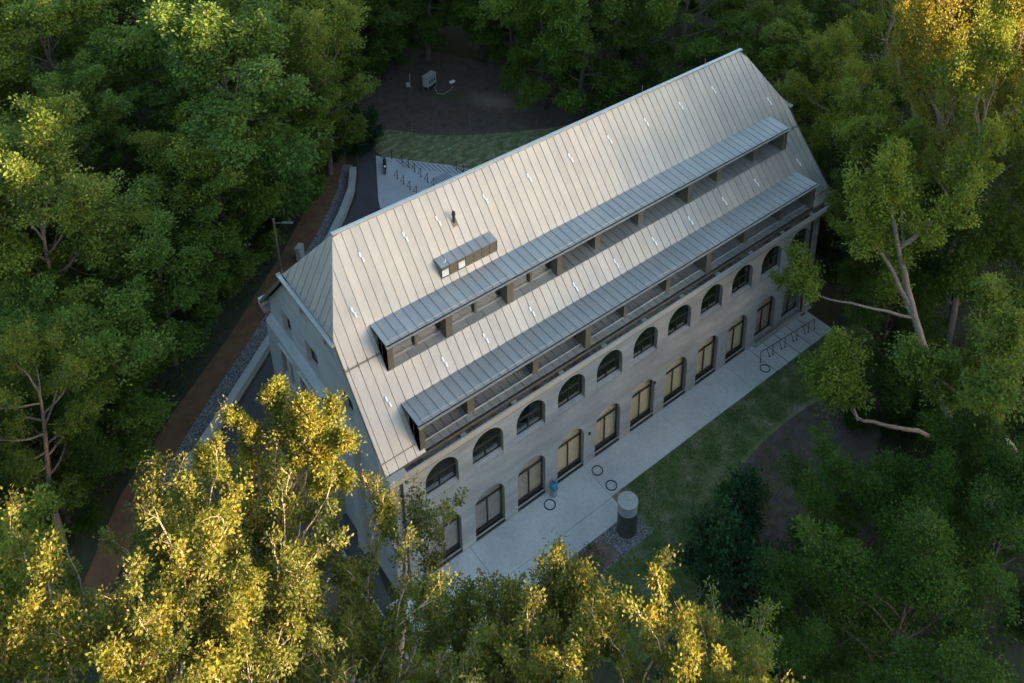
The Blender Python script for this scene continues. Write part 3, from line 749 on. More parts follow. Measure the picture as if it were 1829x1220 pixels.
dormer(1.66, 33.60, 1.25, zroof(1.25)+.02, -.44, 12.08, -.50, zroof(-.46)-.02,
       [(1.66, 2.0), (12.76, 13.15), (22.76, 23.2), (33.2, 33.6)], [(4.85, 5.28), (9.21, 9.60), (16.05, 16.34), (19.57, 19.92), (26.71, 27.15), (30.36, 30.71)], set(), 'lower_dormer')
# small louvred dormer
sd_ = empty('vent_dormer'); sd_.parent = BLD
x0, x1, yt, zt, yf, zf, yb, zb = 6.26, 10.04, 4.97, zroof(4.97)+.01, 4.20, 16.36, 4.24, zroof(4.24)
n = Vector((0, -(zt-zf), yt-yf)).normalized(); xs = [x0+(x1-x0)*k/7 for k in range(8)]
MB().hexa([(x0+.03, yf+.06, zf-.1), (x1-.03, yf+.06, zf-.1), (x1-.03, yt, zt-.1), (x0+.03, yt, zt-.1)], [(x0+.03, yf+.06, zf-.02), (x1-.03, yf+.06, zf-.02), (x1-.03, yt, zt-.02), (x0+.03, yt, zt-.02)]).build('dormer_deck', M['deck'], sd_)
for i in range(7):
    panel((xs[i], yf, zf), (xs[i+1], yf, zf), (xs[i+1], yt, zt), (xs[i], yt, zt), n, parent=sd_, name='dormer_panel')
    if i in (0, 2):
        m_ = MB(); m_.box(xs[i]+.012, xs[i+1]-.012, yb, yb+.05, zb-.05, zf-.03); m_.build('front_panel', M['cladding'], sd_)
        m_ = MB()
        for k in range(7): m_.box(xs[i]+.06, xs[i+1]-.06, yb-.03+.004*k, yb-.002, zb+.12+k*.06, zb+.165+k*.06)
        m_.build('louvre', M['white'], sd_)
    else: MB().box(xs[i]+.012, xs[i+1]-.012, yb, yb+.05, zb-.05, zf-.03).build('front_panel', M['cladding'], sd_)
for xa in (x0, x1-.05):
    A = [(xa, yb, zb-.05), (xa, yt, zt-.03), (xa, yb, zf-.03)]
    MB().add(A+[(p[0]+.05, p[1], p[2]) for p in A], [(0, 1, 2), (5, 4, 3), (0, 2, 5, 3), (0, 3, 4, 1), (1, 4, 5, 2)]).build('cheek', M['cladding'], sd_)
m_ = MB(); m_.tube([(6.55, 4.45, zf+.08), (6.62, 4.4, zf+.1), (6.7, 4.42, zf+.14), (6.72, 4.5, zf+.2)], .03, 6); m_.build('roof_hook', M['white'], ROOF)
# ---- eaves: gutter trough, coping, shadow gap, soffit
ya = EE[0]
for s_ in (0, 1):
    f_ = (lambda y: y) if not s_ else (lambda y: D-y)
    def bx(y0, y1, z0, z1, nm, mt, xa=VX0, xb=VX1):
        p, q = sorted((f_(y0), f_(y1))); MB().box(xa, xb, p, q, z0, z1).build(nm, M[mt], BLD)
    bx(-.84, -.51, 9.86, 9.90, 'gutter_trough', 'litter')
    bx(-.515, -.47, 9.90, 10.08, 'gutter_upstand', 'cladding')
    bx(-.93, -.84, 9.63, 10.02, 'coping', 'coping')
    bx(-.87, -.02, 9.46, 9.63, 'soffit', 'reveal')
    bx(-.84, -.50, 9.64, 9.86, 'gutter_box', 'coping', VX0, VX1)
    bx(-.84, -.48, 9.90, 10.02, 'gutter_end', 'coping', VX0, VX0+1.0); bx(-.84, -.48, 9.90, 10.02, 'gutter_end', 'coping', VX1-1.0, VX1)
rnd = random.Random(3)
for k, x in enumerate((4.1, 7.4, 10.7, 13.9, 17.1, 20.3, 23.5, 26.7, 29.9, 33.0)):
    MB().box(x-.16, x+.16, -.80, -.60, 9.905, 9.99).build('gutter_bracket', M['zincedge'], BLD)
# leaf litter lying in the trough
lm = MB()
for k in range(500):
    c0 = rnd.choice((4.8, 10.4, 11.6, 12.4, 21.6, 22.4, 23.1, 24.2, 25.1, 27.0, 28.4, 30.0, 32.3, 33.8, 34.4, 1.3)); x = c0+rnd.gauss(0, .35); y = rnd.uniform(-.82, -.56); z = 9.905+rnd.random()*.05
    a = rnd.random()*6.28; s_ = rnd.uniform(.03, .07)
    lm.add([(x+s_*math.cos(a+t), y+s_*math.sin(a+t), z+rnd.uniform(-.02, .03)) for t in (0, 1.6, 3.1, 4.7)], [(0, 1, 2, 3)])
tag(lm.build('leaf_litter', simple('dead_leaves', (.06, .028, .02), .9), BLD), kind='stuff')
# verge return boxes at the eaves
for vx, s_ in ((VX0, -1), (VX1, 1)):
    xa, xb = sorted((vx+s_*.002, vx+s_*.05))
    MB().add([(xa, -.93, 9.63), (xa, -.93, 10.02), (xa, -.5, 10.06), (xa, .3, zroof(.3)-.1), (xa, 0, 9.45), (xb, -.93, 9.63), (xb, -.93, 10.02), (xb, -.5, 10.06), (xb, .3, zroof(.3)-.1), (xb, 0, 9.45)],
             [(4, 3, 2, 1, 0), (5, 6, 7, 8, 9), (0, 1, 6, 5), (1, 2, 7, 6), (2, 3, 8, 7), (3, 4, 9, 8), (4, 0, 5, 9)]).build('eave_cheek', M['coping'], BLD)
# downpipes
for x in (0.62, L-1.05):
    m_ = MB(); m_.tube([(x, -.8, 9.6), (x, -.75, 9.35), (x, -.14, 8.9), (x, -.13, .12), (x, -.13, 0.04)], .07, 10)
    for z in (1.5, 3.5, 5.5, 7.5): m_.box(x-.09, x+.09, -.2, -.003, z, z+.04)
    m_.build('downpipe', M['frame'], BLD, smooth=False)
    MB().box(x-.22, x+.24, -.42, -.05, .004, .05).build('drain_grate', M['black'], BLD)
MB().box(-.05, 0.35, -0.05, -0.003, 0, 9.4).build('corner_pilaster', M['concrete'], BLD)

# ------------------------------------------------------------------ site objects
def slab_thing(): pass
# rings on the paving
rs = [(9.83, -.78, 'dark steel ring lying on the paving in front of the third door'), (13.58, -.80, 'dark steel ring on the paving close to the wall past the slab joint'),
      (13.58, -2.08, 'dark steel ring on the paving beside the lawn edge near the vent column'), (28.0, -1.95, 'dark steel ring on the paving next to the long bicycle rail')]
me = MB().ring((0, 0), .30, .355, 0.0, .035, 48).mesh('ground_ring', M['black'])
for x, y, lb in rs:
    tag(inst('ground_ring', me, None, (x, y, .003)), lb, 'ring', 'steel rings on the front paving')
# litter bin with blue bag
t = empty('litter_bin', (10.42, -.42, .003), 'steel litter bin with a bright blue bag standing against the wall', 'bin')
MB().lathe([(.20, 0), (.21, .05), (.21, .62), (.20, .64)], n=28).build('bin_body', M['steel'], t, smooth=False)
m_ = MB(); rr = random.Random(2)
n_ = 28; base = [(.215, .52), (.235, .6), (.24, .72), (.23, .85), (.2, .95), (.13, 1.02), (.05, 1.03)]
for r_, z in base:
    for k in range(n_):
        a = 2*math.pi*k/n_; q = r_*(1+.06*math.sin(5*a+z*9)+rr.uniform(-.03, .03)); m_.v.append((q*math.cos(a), q*math.sin(a), z+rr.uniform(-.012, .012)))
for i in range(len(base)-1):
    for k in range(n_):
        a = i*n_+k; b_ = i*n_+(k+1) % n_; m_.f.append((a, b_, b_+n_, a+n_))
m_.f.append(tuple((len(base)-1)*n_+k for k in range(n_)))
m_.build('bag', M['blue'], t, smooth=True)
# vent column
t = empty('vent_column', (12.35, -4.72, 0), 'tall dark metal ventilation cylinder with pale flat top on the gravel', 'ventilation column')
MB().lathe([(.56, -.05), (.56, 1.72)], n=48).build('column_body', simple('column_dark', (.075, .08, .08), .45, .5, .2), t, smooth=False)
m_ = MB()
for k in range(9): m_.lathe([(.535, 1.735+k*.068), (.57, 1.74+k*.068), (.57, 1.775+k*.068), (.535, 1.79+k*.068)], n=48)
m_.build('louvre_band', M['steel'], t)
MB().lathe([(.52, 2.34), (.52, 2.40)], n=48).build('gap_band', M['black'], t)
MB().lathe([(.59, 2.40), (.59, 2.47), (.57, 2.49)], n=48).build('lid', M['zincedge'], t)
MB().obox((-.4, .35, 2.493), (.42, -.38, 2.493), .012, .008).build('lid_seam', M['steel'], t)
# bicycle rail
t = empty('bicycle_rail', (28.2, -1.3, 0), 'long thin grey bicycle rail on splayed legs along the paving', 'bicycle rack')
a = Vector((0, 0, .85)); e_ = Vector((5.5, -.36, .85))
m_ = MB(); m_.tube([a, e_], .024, 8); m_.build('rail', M['frame'], t)
for k in range(10):
    p = a.lerp(e_, k/9); off = (0.0, .30)[k % 2]*(1 if k not in (0, 9) else 0)
    m_ = MB(); m_.tube([p, (p.x+off-.02, p.y-.10, .03)], .02, 8); m_.box(p.x+off-.07, p.x+off+.03, p.y-.15, p.y-.05, .002, .03); m_.build('leg', M['frame'], t)
# bike hoops on the patio
def hoop():
    t = empty('bicycle_stand')
    m_ = MB(); m_.tube([(0, 0, .05), (0, .05, .95), (0, -.42, .62), (0, -.02, .34)], .028, 8); m_.build('hoop', M['frame'], t)
    m_ = MB(); m_.box(-.06, .06, -.09, .09, .05, .07); m_.build('foot_plate', M['frame'], t)
    return t
proto = None
hp = [(19.05, 32.55), (19.08, 31.5), (19.12, 30.48), (19.2, 29.5), (20.68, 34.4), (20.75, 33.42), (20.82, 32.45), (20.88, 31.48), (20.94, 30.45), (21.0, 29.5), (24.0, 30.4), (24.2, 29.5)]
names = ['first bicycle stand from the motorcycle in the near row', 'second bicycle stand from the motorcycle in the near row', 'third bicycle stand from the motorcycle in the near row', 'bicycle stand of the near row next to the roof ridge',
         'bicycle stand of the far row touching the lawn edge', 'second bicycle stand from the lawn in the far row', 'third bicycle stand from the lawn in the far row', 'fourth bicycle stand from the lawn in the far row', 'fifth bicycle stand from the lawn in the far row beside the slots', 'last bicycle stand of the far row by the roof ridge',
         'bicycle stand at the pointed right end of the patio, nearest the lawn', 'bicycle stand at the pointed right end of the patio, nearest the roof']
for (x, y), nm in zip(hp, names):
    if proto is None: proto = hoop(); o = proto
    else: o = copy_tree(proto, (0, 0, 0))
    o.location = (x, y, 0); o.rotation_euler.z = -1.25; tag(o, 'thin dark steel '+nm, 'bicycle stand', 'bicycle stands on the patio')
# motorcycle
t = empty('motorcycle', (18.9, 34.5, .052), 'small black motorcycle with a white rear plate parked on the patio', 'motorcycle', rz=R(63))
# local x forward
def wheel(x):
    m_ = MB(); n_ = 24; pts = [(x+.29*math.cos(2*math.pi*k/n_), 0, .30+.29*math.sin(2*math.pi*k/n_)) for k in range(n_+1)]
    m_.tube(pts, .065, 8, cap=False); wh = m_.build('wheel', M['black'], t, smooth=True)
    m_ = MB(); m_.tube([(x, -.05, .3), (x, .05, .3)], .2, 16); m_.build('rim', M['steel'], wh)
wheel(-.66); wheel(.66)
m_ = MB(); m_.tube([(.62, .07, .3), (.48, .07, .75), (.42, .05, .98)], .03, 8); m_.tube([(.62, -.07, .3), (.48, -.07, .75), (.42, -.05, .98)], .03, 8); m_.build('fork', M['steel'], t)
m_ = MB(); m_.tube([(.36, .38, 1.0), (.44, .24, 1.04), (.44, 0, 1.02), (.44, -.24, 1.04), (.36, -.38, 1.0)], .022, 8); m_.build('handlebar', M['black'], t)
m_ = MB(); m_.tube([(.52, 0, .86), (.60, 0, .86)], [.10, .12], 14); m_.build('headlight', M['steel'], t)
m_ = MB(); m_.tube([(.40, 0, .78), (.22, 0, .86), (.02, 0, .84), (-.10, 0, .76)], [.08, .17, .17, .09], 12); m_.build('fuel_tank', M['black'], t, smooth=True)
m_ = MB(); m_.tube([(-.05, 0, .76), (-.3, 0, .76), (-.62, 0, .80), (-.74, 0, .84)], [.10, .15, .14, .06], 12); m_.build('seat', simple('seat_leather', (.03, .026, .024), .5), t, smooth=True)
m_ = MB(); m_.box(-.1, .3, -.16, .16, .26, .58); m_.tube([(-.1, .15, .3), (-.75, .2, .34)], .045, 8); m_.build('engine', simple('engine', (.12, .1, .09), .5, .4), t)
m_ = MB(); m_.box(-.95, -.72, -.12, .12, .60, .86); m_.build('tail', M['black'], t, bevel=.02)
m_ = MB(); m_.box(-.93, -.75, -.1, .1, .862, .90); m_.build('white_plate', M['white'], t)
for s_ in (-1, 1):
    m_ = MB(); m_.tube([(.42, s_*.3, 1.02), (.40, s_*.34, 1.18)], .01, 6); m_.tube([(.38, s_*.36, 1.2), (.41, s_*.36, 1.2)], .06, 10); m_.build('mirror', M['black'], t)
# bollard, sign, stakes
t = empty('bollard', (20.2, 35.5, .0), 'slim black bollard at the corner of patio and lawn', 'bollard')
MB().tube([(0, 0, 0), (0, 0, 1.0)], .045, 10).build('post', M['black'], t); MB().tube([(0, 0, 0), (0, 0, .04)], .1, 12).build('base_plate', M['black'], t)
t = empty('parking_sign', (24.05, 31.5, 0), 'small green and white sign on a thin pole at the patio edge', 'sign')
MB().tube([(0, 0, 0), (0, 0, 2.0)], .025, 8).build('pole', M['steel'], t)
m_ = MB(); m_.box(-.22, .22, -.03, -.012, 1.55, 1.98); sg = m_.build('sign_board', simple('sign_green', (.05, .20, .09), .5), t)
m_ = MB(); m_.ring((0, 0), .05, .08, -.03, -.028, 16)
for q in m_.v[:]: pass
m2 = MB()
for cx in (-.10, .10):
    n_ = 16; b0 = len(m2.v)
    for r_ in (.045, .075): m2.v += [(cx+r_*math.cos(2*math.pi*k/n_), -.033, 1.7+r_*math.sin(2*math.pi*k/n_)) for k in range(n_)]
    m2.f += [(b0+k, b0+(k+1) % n_, b0+n_+(k+1) % n_, b0+n_+k) for k in range(n_)]
m2.obox((-.1, -.033, 1.7), (-.03, -.033, 1.84), .002, .022, (0, 1, 0)); m2.obox((-.03, -.033, 1.84), (.07, -.033, 1.83), .002, .02, (0, 1, 0)); m2.obox((.07, -.033, 1.85), (.1, -.033, 1.7), .002, .02, (0, 1, 0)); m2.obox((0, -.033, 1.7), (.07, -.033, 1.83), .002, .02, (0, 1, 0))
m2.build('bicycle_mark', M['white'], sg)
t = empty('thin_post', (27.3, 29.2, 0), 'thin pale post standing on the back lawn next to the roof ridge', 'post'); MB().tube([(0, 0, 0), (0, 0, 1.6)], .025, 6).build('shaft', M['steel'], t)
st = [(21.6, 40.3, 'leftmost thin wooden stake at the road end of the soil edge'), (23.9, 38.0, 'second thin stake from the road along the soil edge'), (25.1, 36.1, 'third thin stake from the road along the soil edge'), (26.6, 34.6, 'fourth thin stake from the road along the soil edge'), (29.1, 35.6, 'thin stake standing out in the bare soil alone'), (34.2, 31.4, 'thin pale stake rising just behind the roof ridge')]
me = MB().tube([(0, 0, 0), (.02, 0, 1.25)], .026, 6).mesh('stake', simple('stake_wood', (.22, .17, .12), .9))
for x, y, lb in st: tag(inst('stake', me, None, (x, y, 0), rnd.random()*6), lb, 'stake', 'stakes along the soil edge')
for x, y, r_, l_, lb in ((29.6, 33.3, 0.7, 1.3, 'pale stick lying on the dark soil beyond the lawn'), (24.5, 47.5, 2.0, 2.2, 'bent dead stick lying at the far left of the soil')):
    o = MB().tube([(-l_/2, 0, .03), (0, .06, .09), (l_/2, 0, .03)], .03, 6).build('fallen_stick', M['bark']); o.location = (x, y, 0); o.rotation_euler.z = r_; tag(o, lb, 'stick')
# site box on the soil
t = empty('equipment_box', (29.7, 43.9, 0), 'grey white equipment cabinet on a metal stand on the dark soil', 'equipment cabinet', rz=R(20))
MB().box(-.75, .75, -.35, .35, .65, 1.75).build('cabinet', M['dull_white'], t, bevel=.05)
MB().box(-.80, .80, -.40, .40, 1.75, 1.83).build('lid', simple('lid_grey', (.32, .31, .26), .6), t)
for x in (-.4, 0, .4): MB().box(x-.1, x+.1, -.365, -.352, 1.0, 1.4).build('panel', M['frame'], t)
for x in (-.65, .65):
    for y in (-.28, .28): MB().tube([(x, y, 0), (x, y, .65)], .03, 6).build('leg', M['steel'], t)
tag(MB().tube([(29.9, 43.3, .5), (29.8, 42.6, .08), (30.3, 42.2, .03), (31.2, 42.4, .03), (32.0, 42.9, .03)], .03, 6).build('cable', M['dull_white']), 'pale cable hanging from the cabinet and curling on the soil', 'cable')
o = MB().box(-.3, .3, -.15, .15, 0, .22).build('white_can', M['white'], bevel=.03); o.location = (32.3, 43.6, 0); tag(o, 'small white box lying to the right of the equipment cabinet', 'box')
t = empty('water_tap', (28.2, 45.4, 0), 'pale standpipe left of the equipment cabinet', 'standpipe')
MB().tube([(0, 0, 0), (0, 0, 1.5), (.1, 0, 1.7)], .04, 8).build('pipe', M['dull_white'], t); MB().box(-.45, -.1, -.1, .15, .3, .75).build('valve_box', M['dull_white'], t)
# lamp pole and cabinet on the earth strip
t = empty('lamp_pole', (4.35, 24.1, 0), 'brown wooden lamp pole with a grey side arm beside the orange earth path', 'lamp post')
MB().tube([(0, 0, 0), (0, 0, 4), (0, 0, 8.05)], [.12, .105, .085], 10).build('pole', M['wood'], t, smooth=True)
MB().tube([(0, 0, 8.05), (0, 0, 8.12)], .11, 10).build('cap', M['steel'], t)
MB().tube([(0, 0, 7.75), (.5, -.6, 7.9)], .03, 6).build('arm', M['steel'], t)
m_ = MB(); m_.obox((.42, -.5, 7.92), (.95, -1.15, 8.02), .2, .08); m_.build('lamp_head', M['steel'], t, bevel=.02)
t = empty('utility_cabinet', (7.55, 28.3, 0), 'small pale stone coloured utility cabinet on the earth path', 'cabinet', rz=R(38))
MB().box(-.35, .35, -.2, .2, 0, 1.15).build('cabinet_body', M['dull_white'], t, bevel=.02); MB().box(-.38, .38, -.23, .23, 1.15, 1.22).build('lid', M['coping'], t)
# railing along the gable walk
t = empty('kerb_rail', (-1.35, 7, 0), 'thin pale kerb rail running along the foot of the gable', 'railing')
MB().box(-.06, .06, -10, 6.5, -.02, .32).build('rail', M['coping'], t)

# ------------------------------------------------------------------ foliage
def leaf_mesh(name, P, A, Nn, Ls, Ws, tone, mat):
    """P base points, A axis, Nn normal, sizes -> one mesh of folded quads"""
    n = len(P)
    A = A/np.linalg.norm(A, axis=1, keepdims=True)
    Nn = Nn-A*np.sum(A*Nn, 1, keepdims=True); Nn /= np.linalg.norm(Nn, axis=1, keepdims=True)+1e-9
    Sd = np.cross(A, Nn)
    l = Ls[:, None]; w_ = Ws[:, None]
    v = np.empty((n, 4, 3), np.float32)
    v[:, 0] = P; v[:, 1] = P+A*l*.45+Sd*w_*.5+Nn*l*.10; v[:, 2] = P+A*l; v[:, 3] = P+A*l*.45-Sd*w_*.5+Nn*l*.10
    me = bpy.data.meshes.new(name)
    me.vertices.add(4*n); me.loops.add(4*n); me.polygons.add(n)
    me.vertices.foreach_set('co', v.ravel()); me.loops.foreach_set('vertex_index', np.arange(4*n, dtype=np.int32))
    me.polygons.foreach_set('loop_start', np.arange(0, 4*n, 4, dtype=np.int32))
    me.update(calc_edges=True)
    at = me.attributes.new('tone', 'FLOAT', 'FACE'); at.data.foreach_set('value', tone.astype(np.float32))
    me.materials.append(mat); return me
def tubes_mesh(name, tubes, mat):
    V = []; F = []; off = 0
    for pts, rad, k in tubes:
        pts = np.asarray(pts, float); m_ = len(pts)
        T = np.gradient(pts, axis=0); T /= np.linalg.norm(T, axis=1, keepdims=True)+1e-9
        ref = np.array([1., 0, 0]) if abs(T[0, 0]) < .8 else np.array([0, 1., 0])
        X = np.cross(T, np.cross(ref, T)); X /= np.linalg.norm(X, axis=1, keepdims=True)+1e-9
        Yv = np.cross(T, X)
        a = np.arange(k)*2*math.pi/k
        ring_ = pts[:, None]+(X[:, None]*np.cos(a)[None, :, None]+Yv[:, None]*np.sin(a)[None, :, None])*np.asarray(rad)[:, None, None]
        V.append(ring_.reshape(-1, 3))
        i = np.arange(m_-1)[:, None]*k; j = np.arange(k)[None, :]; j2 = (j+1) % k
        F.append(np.stack([i+j, i+j2, i+k+j2, i+k+j], -1).reshape(-1, 4)+off); off += m_*k
    V = np.concatenate(V); F = np.concatenate(F)
    me = bpy.data.meshes.new(name); n = len(F)
    me.vertices.add(len(V)); me.loops.add(4*n); me.polygons.add(n)
    me.vertices.foreach_set('co', V.astype(np.float32).ravel()); me.loops.foreach_set('vertex_index', F.astype(np.int32).ravel())
    me.polygons.foreach_set('loop_start', np.arange(0, 4*n, 4, dtype=np.int32))
    me.polygons.foreach_set('use_smooth', np.ones(n, bool)); me.update(calc_edges=True)
    me.materials.append(mat); return me
def unit(v): v = np.asarray(v, float); return v/(np.linalg.norm(v)+1e-9)
def curve(rng, a, d, length, n, wob, bend):
    p = [np.array(a, float)]; d = unit(d)
    for i in range(n):
        d = unit(d+rng.normal(0, wob, 3)+np.array([0, 0, bend])); p.append(p[-1]+d*length/n)
    return np.array(p)
def tree(seed, H, Rr, cb, nl, nb, ntw, nleaf, lsize, leafmat, bark, clump=(.34, .2), droop=.35, wob=.12, keep=1.0, r0=None,
         mains=None, upturn=0.04, tone_top=0.12, dome=True, bl=0.42, name='tree', tl=(.6, 1.1)):
    rng = np.random.default_rng(seed); tubes = []; cl = []
    r0 = r0 or H*.014+.05
    limbs = []
    if mains is None:
        tr = curve(rng, (0, 0, 0), (rng.normal(0, .04), rng.normal(0, .04), 1), H*.86, 9, .035, .02)
        tubes.append((tr, np.linspace(r0, r0*.22, len(tr)), 9))
        zc = (cb+H)/2
        for i in range(nl):
            t = (i+.5)/nl; z = cb*.85+(H*.84-cb*.85)*t
            a = tr[0]*0+np.array([np.interp(z, tr[:, 2], tr[:, 0]), np.interp(z, tr[:, 2], tr[:, 1]), z])
            az = i*2.4+rng.uniform(-.5, .5); el = R(8+62*t**1.3)+rng.uniform(-.15, .15)
            # reach of the crown ellipsoid
            k = Rr*math.sqrt(max(.12, 1-((z+Rr*.25*math.sin(el)-zc)/((H-cb)/2*1.12))**2))*rng.uniform(.78, 1.08)
            ln = k/max(.35, math.cos(el)) if t < .8 else (H-z)*1.05/max(.4, math.sin(el))
            ln = min(ln, Rr*1.25)
            if rng.random() > keep: ln *= .5
            c = curve(rng, a, (math.cos(az)*math.cos(el), math.sin(az)*math.cos(el), math.sin(el)), ln, 7, wob, upturn if t > .3 else upturn-.03)
            rr = r0*.42*(1-.5*t)
            tubes.append((c, np.linspace(rr, rr*.2, len(c)), 6)); limbs.append((c, rr, .28))
    else:
        for pts, ra, rb, t0 in mains:
            pts = np.array(pts, float); s_ = np.linspace(0, 1, len(pts)); q = np.linspace(0, 1, (len(pts)-1)*4+1)
            c = np.stack([np.interp(q, s_, pts[:, k]) for k in range(3)], -1)
            for _ in range(2): c[1:-1] = (c[:-2]+c[1:-1]*2+c[2:])/4
            c[1:-1] += rng.normal(0, .03, (len(c)-2, 3))
            tubes.append((c, np.linspace(ra, rb, len(c)), 9)); 
            if t0 < 1: limbs.append((c, (ra+rb)/2*.7, t0))
    for c, rr, t0 in limbs:
        ltot = np.linalg.norm(np.diff(c, axis=0), axis=1).sum()
        for j in range(nb):
            u = t0+(1-t0)*(j+rng.random())/nb; f = u*(len(c)-1); i = min(int(f), len(c)-2); p = c[i]+(c[i+1]-c[i])*(f-i)
            d0 = unit(c[i+1]-c[i]); sdv = unit(np.cross(d0, rng.normal(0, 1, 3))); sdv[2] *= .6
            ang = rng.uniform(.45, 1.1)*(1-.45*u)
            d = unit(d0*math.cos(ang)+sdv*math.sin(ang)+np.array([0, 0, .12]))
            ln = (bl*min(ltot, Rr)*(1.15-.55*u))*rng.uniform(.7, 1.2)
            if mains is not None: ln = bl*Rr*rng.uniform(.6, 1.15)
            b_ = curve(rng, p, d, ln, 5, wob*1.2, upturn*.8)
            rb = max(.02, rr*.3); tubes.append((b_, np.linspace(rb, rb*.3, len(b_)), 4))
            for k in range(ntw):
                u2 = .25+.75*(k+rng.random())/ntw; f2 = u2*(len(b_)-1); i2 = min(int(f2), len(b_)-2); p2 = b_[i2]+(b_[i2+1]-b_[i2])*(f2-i2)
                dd = unit(unit(b_[i2+1]-b_[i2])+rng.normal(0, .55, 3)*np.array([1, 1, .6])+np.array([0, 0, .1]))
                tw = curve(rng, p2, dd, rng.uniform(*tl), 3, .18, -.02)
                tubes.append((tw, np.linspace(.012, .004, 4), 3))
                sz = float(np.clip(rng.lognormal(-.12, .38), .4, 1.7)); tn = rng.uniform(.1, .8)
                cl.append((tw[2], unit(tw[3]-tw[1]), sz, tn, rng.uniform(.6, 1.25))); 
                if rng.random() < .5: cl.append((tw[1], unit(tw[2]-tw[0]), sz*.8, tn, .5))
        e = c[-1]; cl.append((e, unit(c[-1]-c[-2]), 1.2, .6, 1.3))
    # leaves
    cp = np.array([x[0] for x in cl]); cd = np.array([x[1] for x in cl]); cs = np.array([x[2] for x in cl]); ct = np.array([x[3] for x in cl]); cn = np.array([x[4] for x in cl])
    if mains is None: ctr = np.array([0, 0, (cb+H)/2-.15*(H-cb)])
    else: ctr = cp.mean(0)
    w_ = cn/cn.sum(); idx = rng.choice(len(cl), size=nleaf, p=w_)
    u_ = rng.normal(0, 1, (nleaf, 3)); u_ /= np.linalg.norm(u_, axis=1, keepdims=True)
    if dome: u_[:, 2] = np.abs(u_[:, 2])*1.0-.25
    rad_ = rng.random((nleaf, 1))**.45
    off = u_*rad_*np.array([clump[0], clump[0], clump[1]])*2.0*cs[idx][:, None]
    off += cd[idx]*rng.normal(0, clump[0]*(.35 if dome else .6), (nleaf, 1))*cs[idx][:, None]
    P = cp[idx]+off
    P[:, 2] -= .25*np.hypot(off[:, 0], off[:, 1])**1.5*droop*2
    outw = P-ctr; outw /= np.linalg.norm(outw, axis=1, keepdims=True)+1e-9
    ow = off/(np.linalg.norm(off, axis=1, keepdims=True)+1e-9)
    A = ow*.9+outw*.35+rng.normal(0, .4, (nleaf, 3)); A[:, 2] -= droop
    Nn = ow*.8+outw*.35+rng.normal(0, .38, (nleaf, 3))+np.array([0, 0, .55])
    Ls = lsize*rng.uniform(.65, 1.25, nleaf); Ws = Ls*rng.uniform(.5, .72, nleaf)
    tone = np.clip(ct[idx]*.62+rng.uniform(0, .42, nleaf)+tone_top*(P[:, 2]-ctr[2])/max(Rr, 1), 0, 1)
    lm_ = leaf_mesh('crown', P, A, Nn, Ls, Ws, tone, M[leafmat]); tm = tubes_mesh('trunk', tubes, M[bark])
    root = empty(name)
    a = bpy.data.objects.new('trunk', tm); COL.objects.link(a); a.parent = root
    a = bpy.data.objects.new('crown', lm_); COL.objects.link(a); a.parent = root
    return root, H, Rr
protos = {}
def P_(key, *a, **k): protos[key] = tree(*a, **k)
P_('beech1', 11, 20, 6.6, 4.0, 26, 9, 6, 80000, .25, 'leaf_beech', 'bark_dark', clump=(.36, .20), droop=.5, upturn=-.01, name='beech_tree')
P_('beech2', 12, 20, 6.6, 3.6, 24, 9, 6, 80000, .25, 'leaf_beech', 'bark_dark', clump=(.36, .20), droop=.55, upturn=-.01, keep=.85, name='beech_tree')
P_('beech3', 13, 16, 5.0, 1.6, 22, 8, 6, 56000, .24, 'leaf_beech', 'bark_dark', clump=(.33, .2), droop=.45, name='beech_tree')
P_('maple1', 21, 18, 5.2, 3.2, 26, 8, 7, 74000, .20, 'leaf_maple', 'bark', clump=(.30, .22), droop=.3, name='maple_tree')
P_('maple2', 22, 16, 5.0, 3.0, 22, 8, 6, 60000, .20, 'leaf_maple', 'bark', clump=(.30, .22), droop=.3, keep=.85, name='maple_tree')
P_('ash1', 31, 20, 4.9, 5, 20, 8, 6, 52000, .18, 'leaf_ash', 'bark', clump=(.22, .26), droop=.1, wob=.16, upturn=.07, keep=.85, dome=False, name='ash_tree')
P_('ash2', 32, 20, 5.2, 6, 18, 8, 6, 50000, .18, 'leaf_gold', 'bark', clump=(.21, .26), droop=.1, wob=.18, upturn=.08, keep=.8, dome=False, name='ash_tree')
P_('fine1', 41, 10, 4.3, 1.0, 22, 9, 7, 90000, .12, 'leaf_fine', 'bark_dark', clump=(.28, .17), droop=.35, name='hornbeam_tree')
P_('fine2', 42, 10, 4.3, .8, 20, 9, 7, 80000, .12, 'leaf_fine', 'bark_dark', clump=(.27, .18), droop=.4, keep=.85, name='hornbeam_tree')
P_('shrub', 51, 3.2, 1.9, .3, 14, 6, 5, 14000, .13, 'leaf_fine', 'bark_dark', clump=(.2, .14), droop=.2, r0=.05, name='shrub', tl=(.3, .6))
P_('shrub2', 52, 3.0, 1.9, .3, 12, 6, 5, 11000, .15, 'leaf_fir', 'bark_dark', clump=(.22, .10), droop=.3, r0=.05, name='shrub', tl=(.3, .6))
used = set()
def place(key, x, y, H, Rr, label, cat='tree', group=None, rz=None, name=None):
    root, h0, r0 = protos[key]
    rz = rnd.uniform(0, 6.28) if rz is None else rz
    sc = (Rr/r0, Rr/r0, H/h0)
    if key in used: o = copy_tree(root, (x, y, -.05), rz, sc)
    else:
        used.add(key); o = root; o.location = (x, y, -.05); o.rotation_euler = (0, 0, rz); o.scale = sc
    if 'group' in o: del o['group']
    return tag(o, label, cat, group)

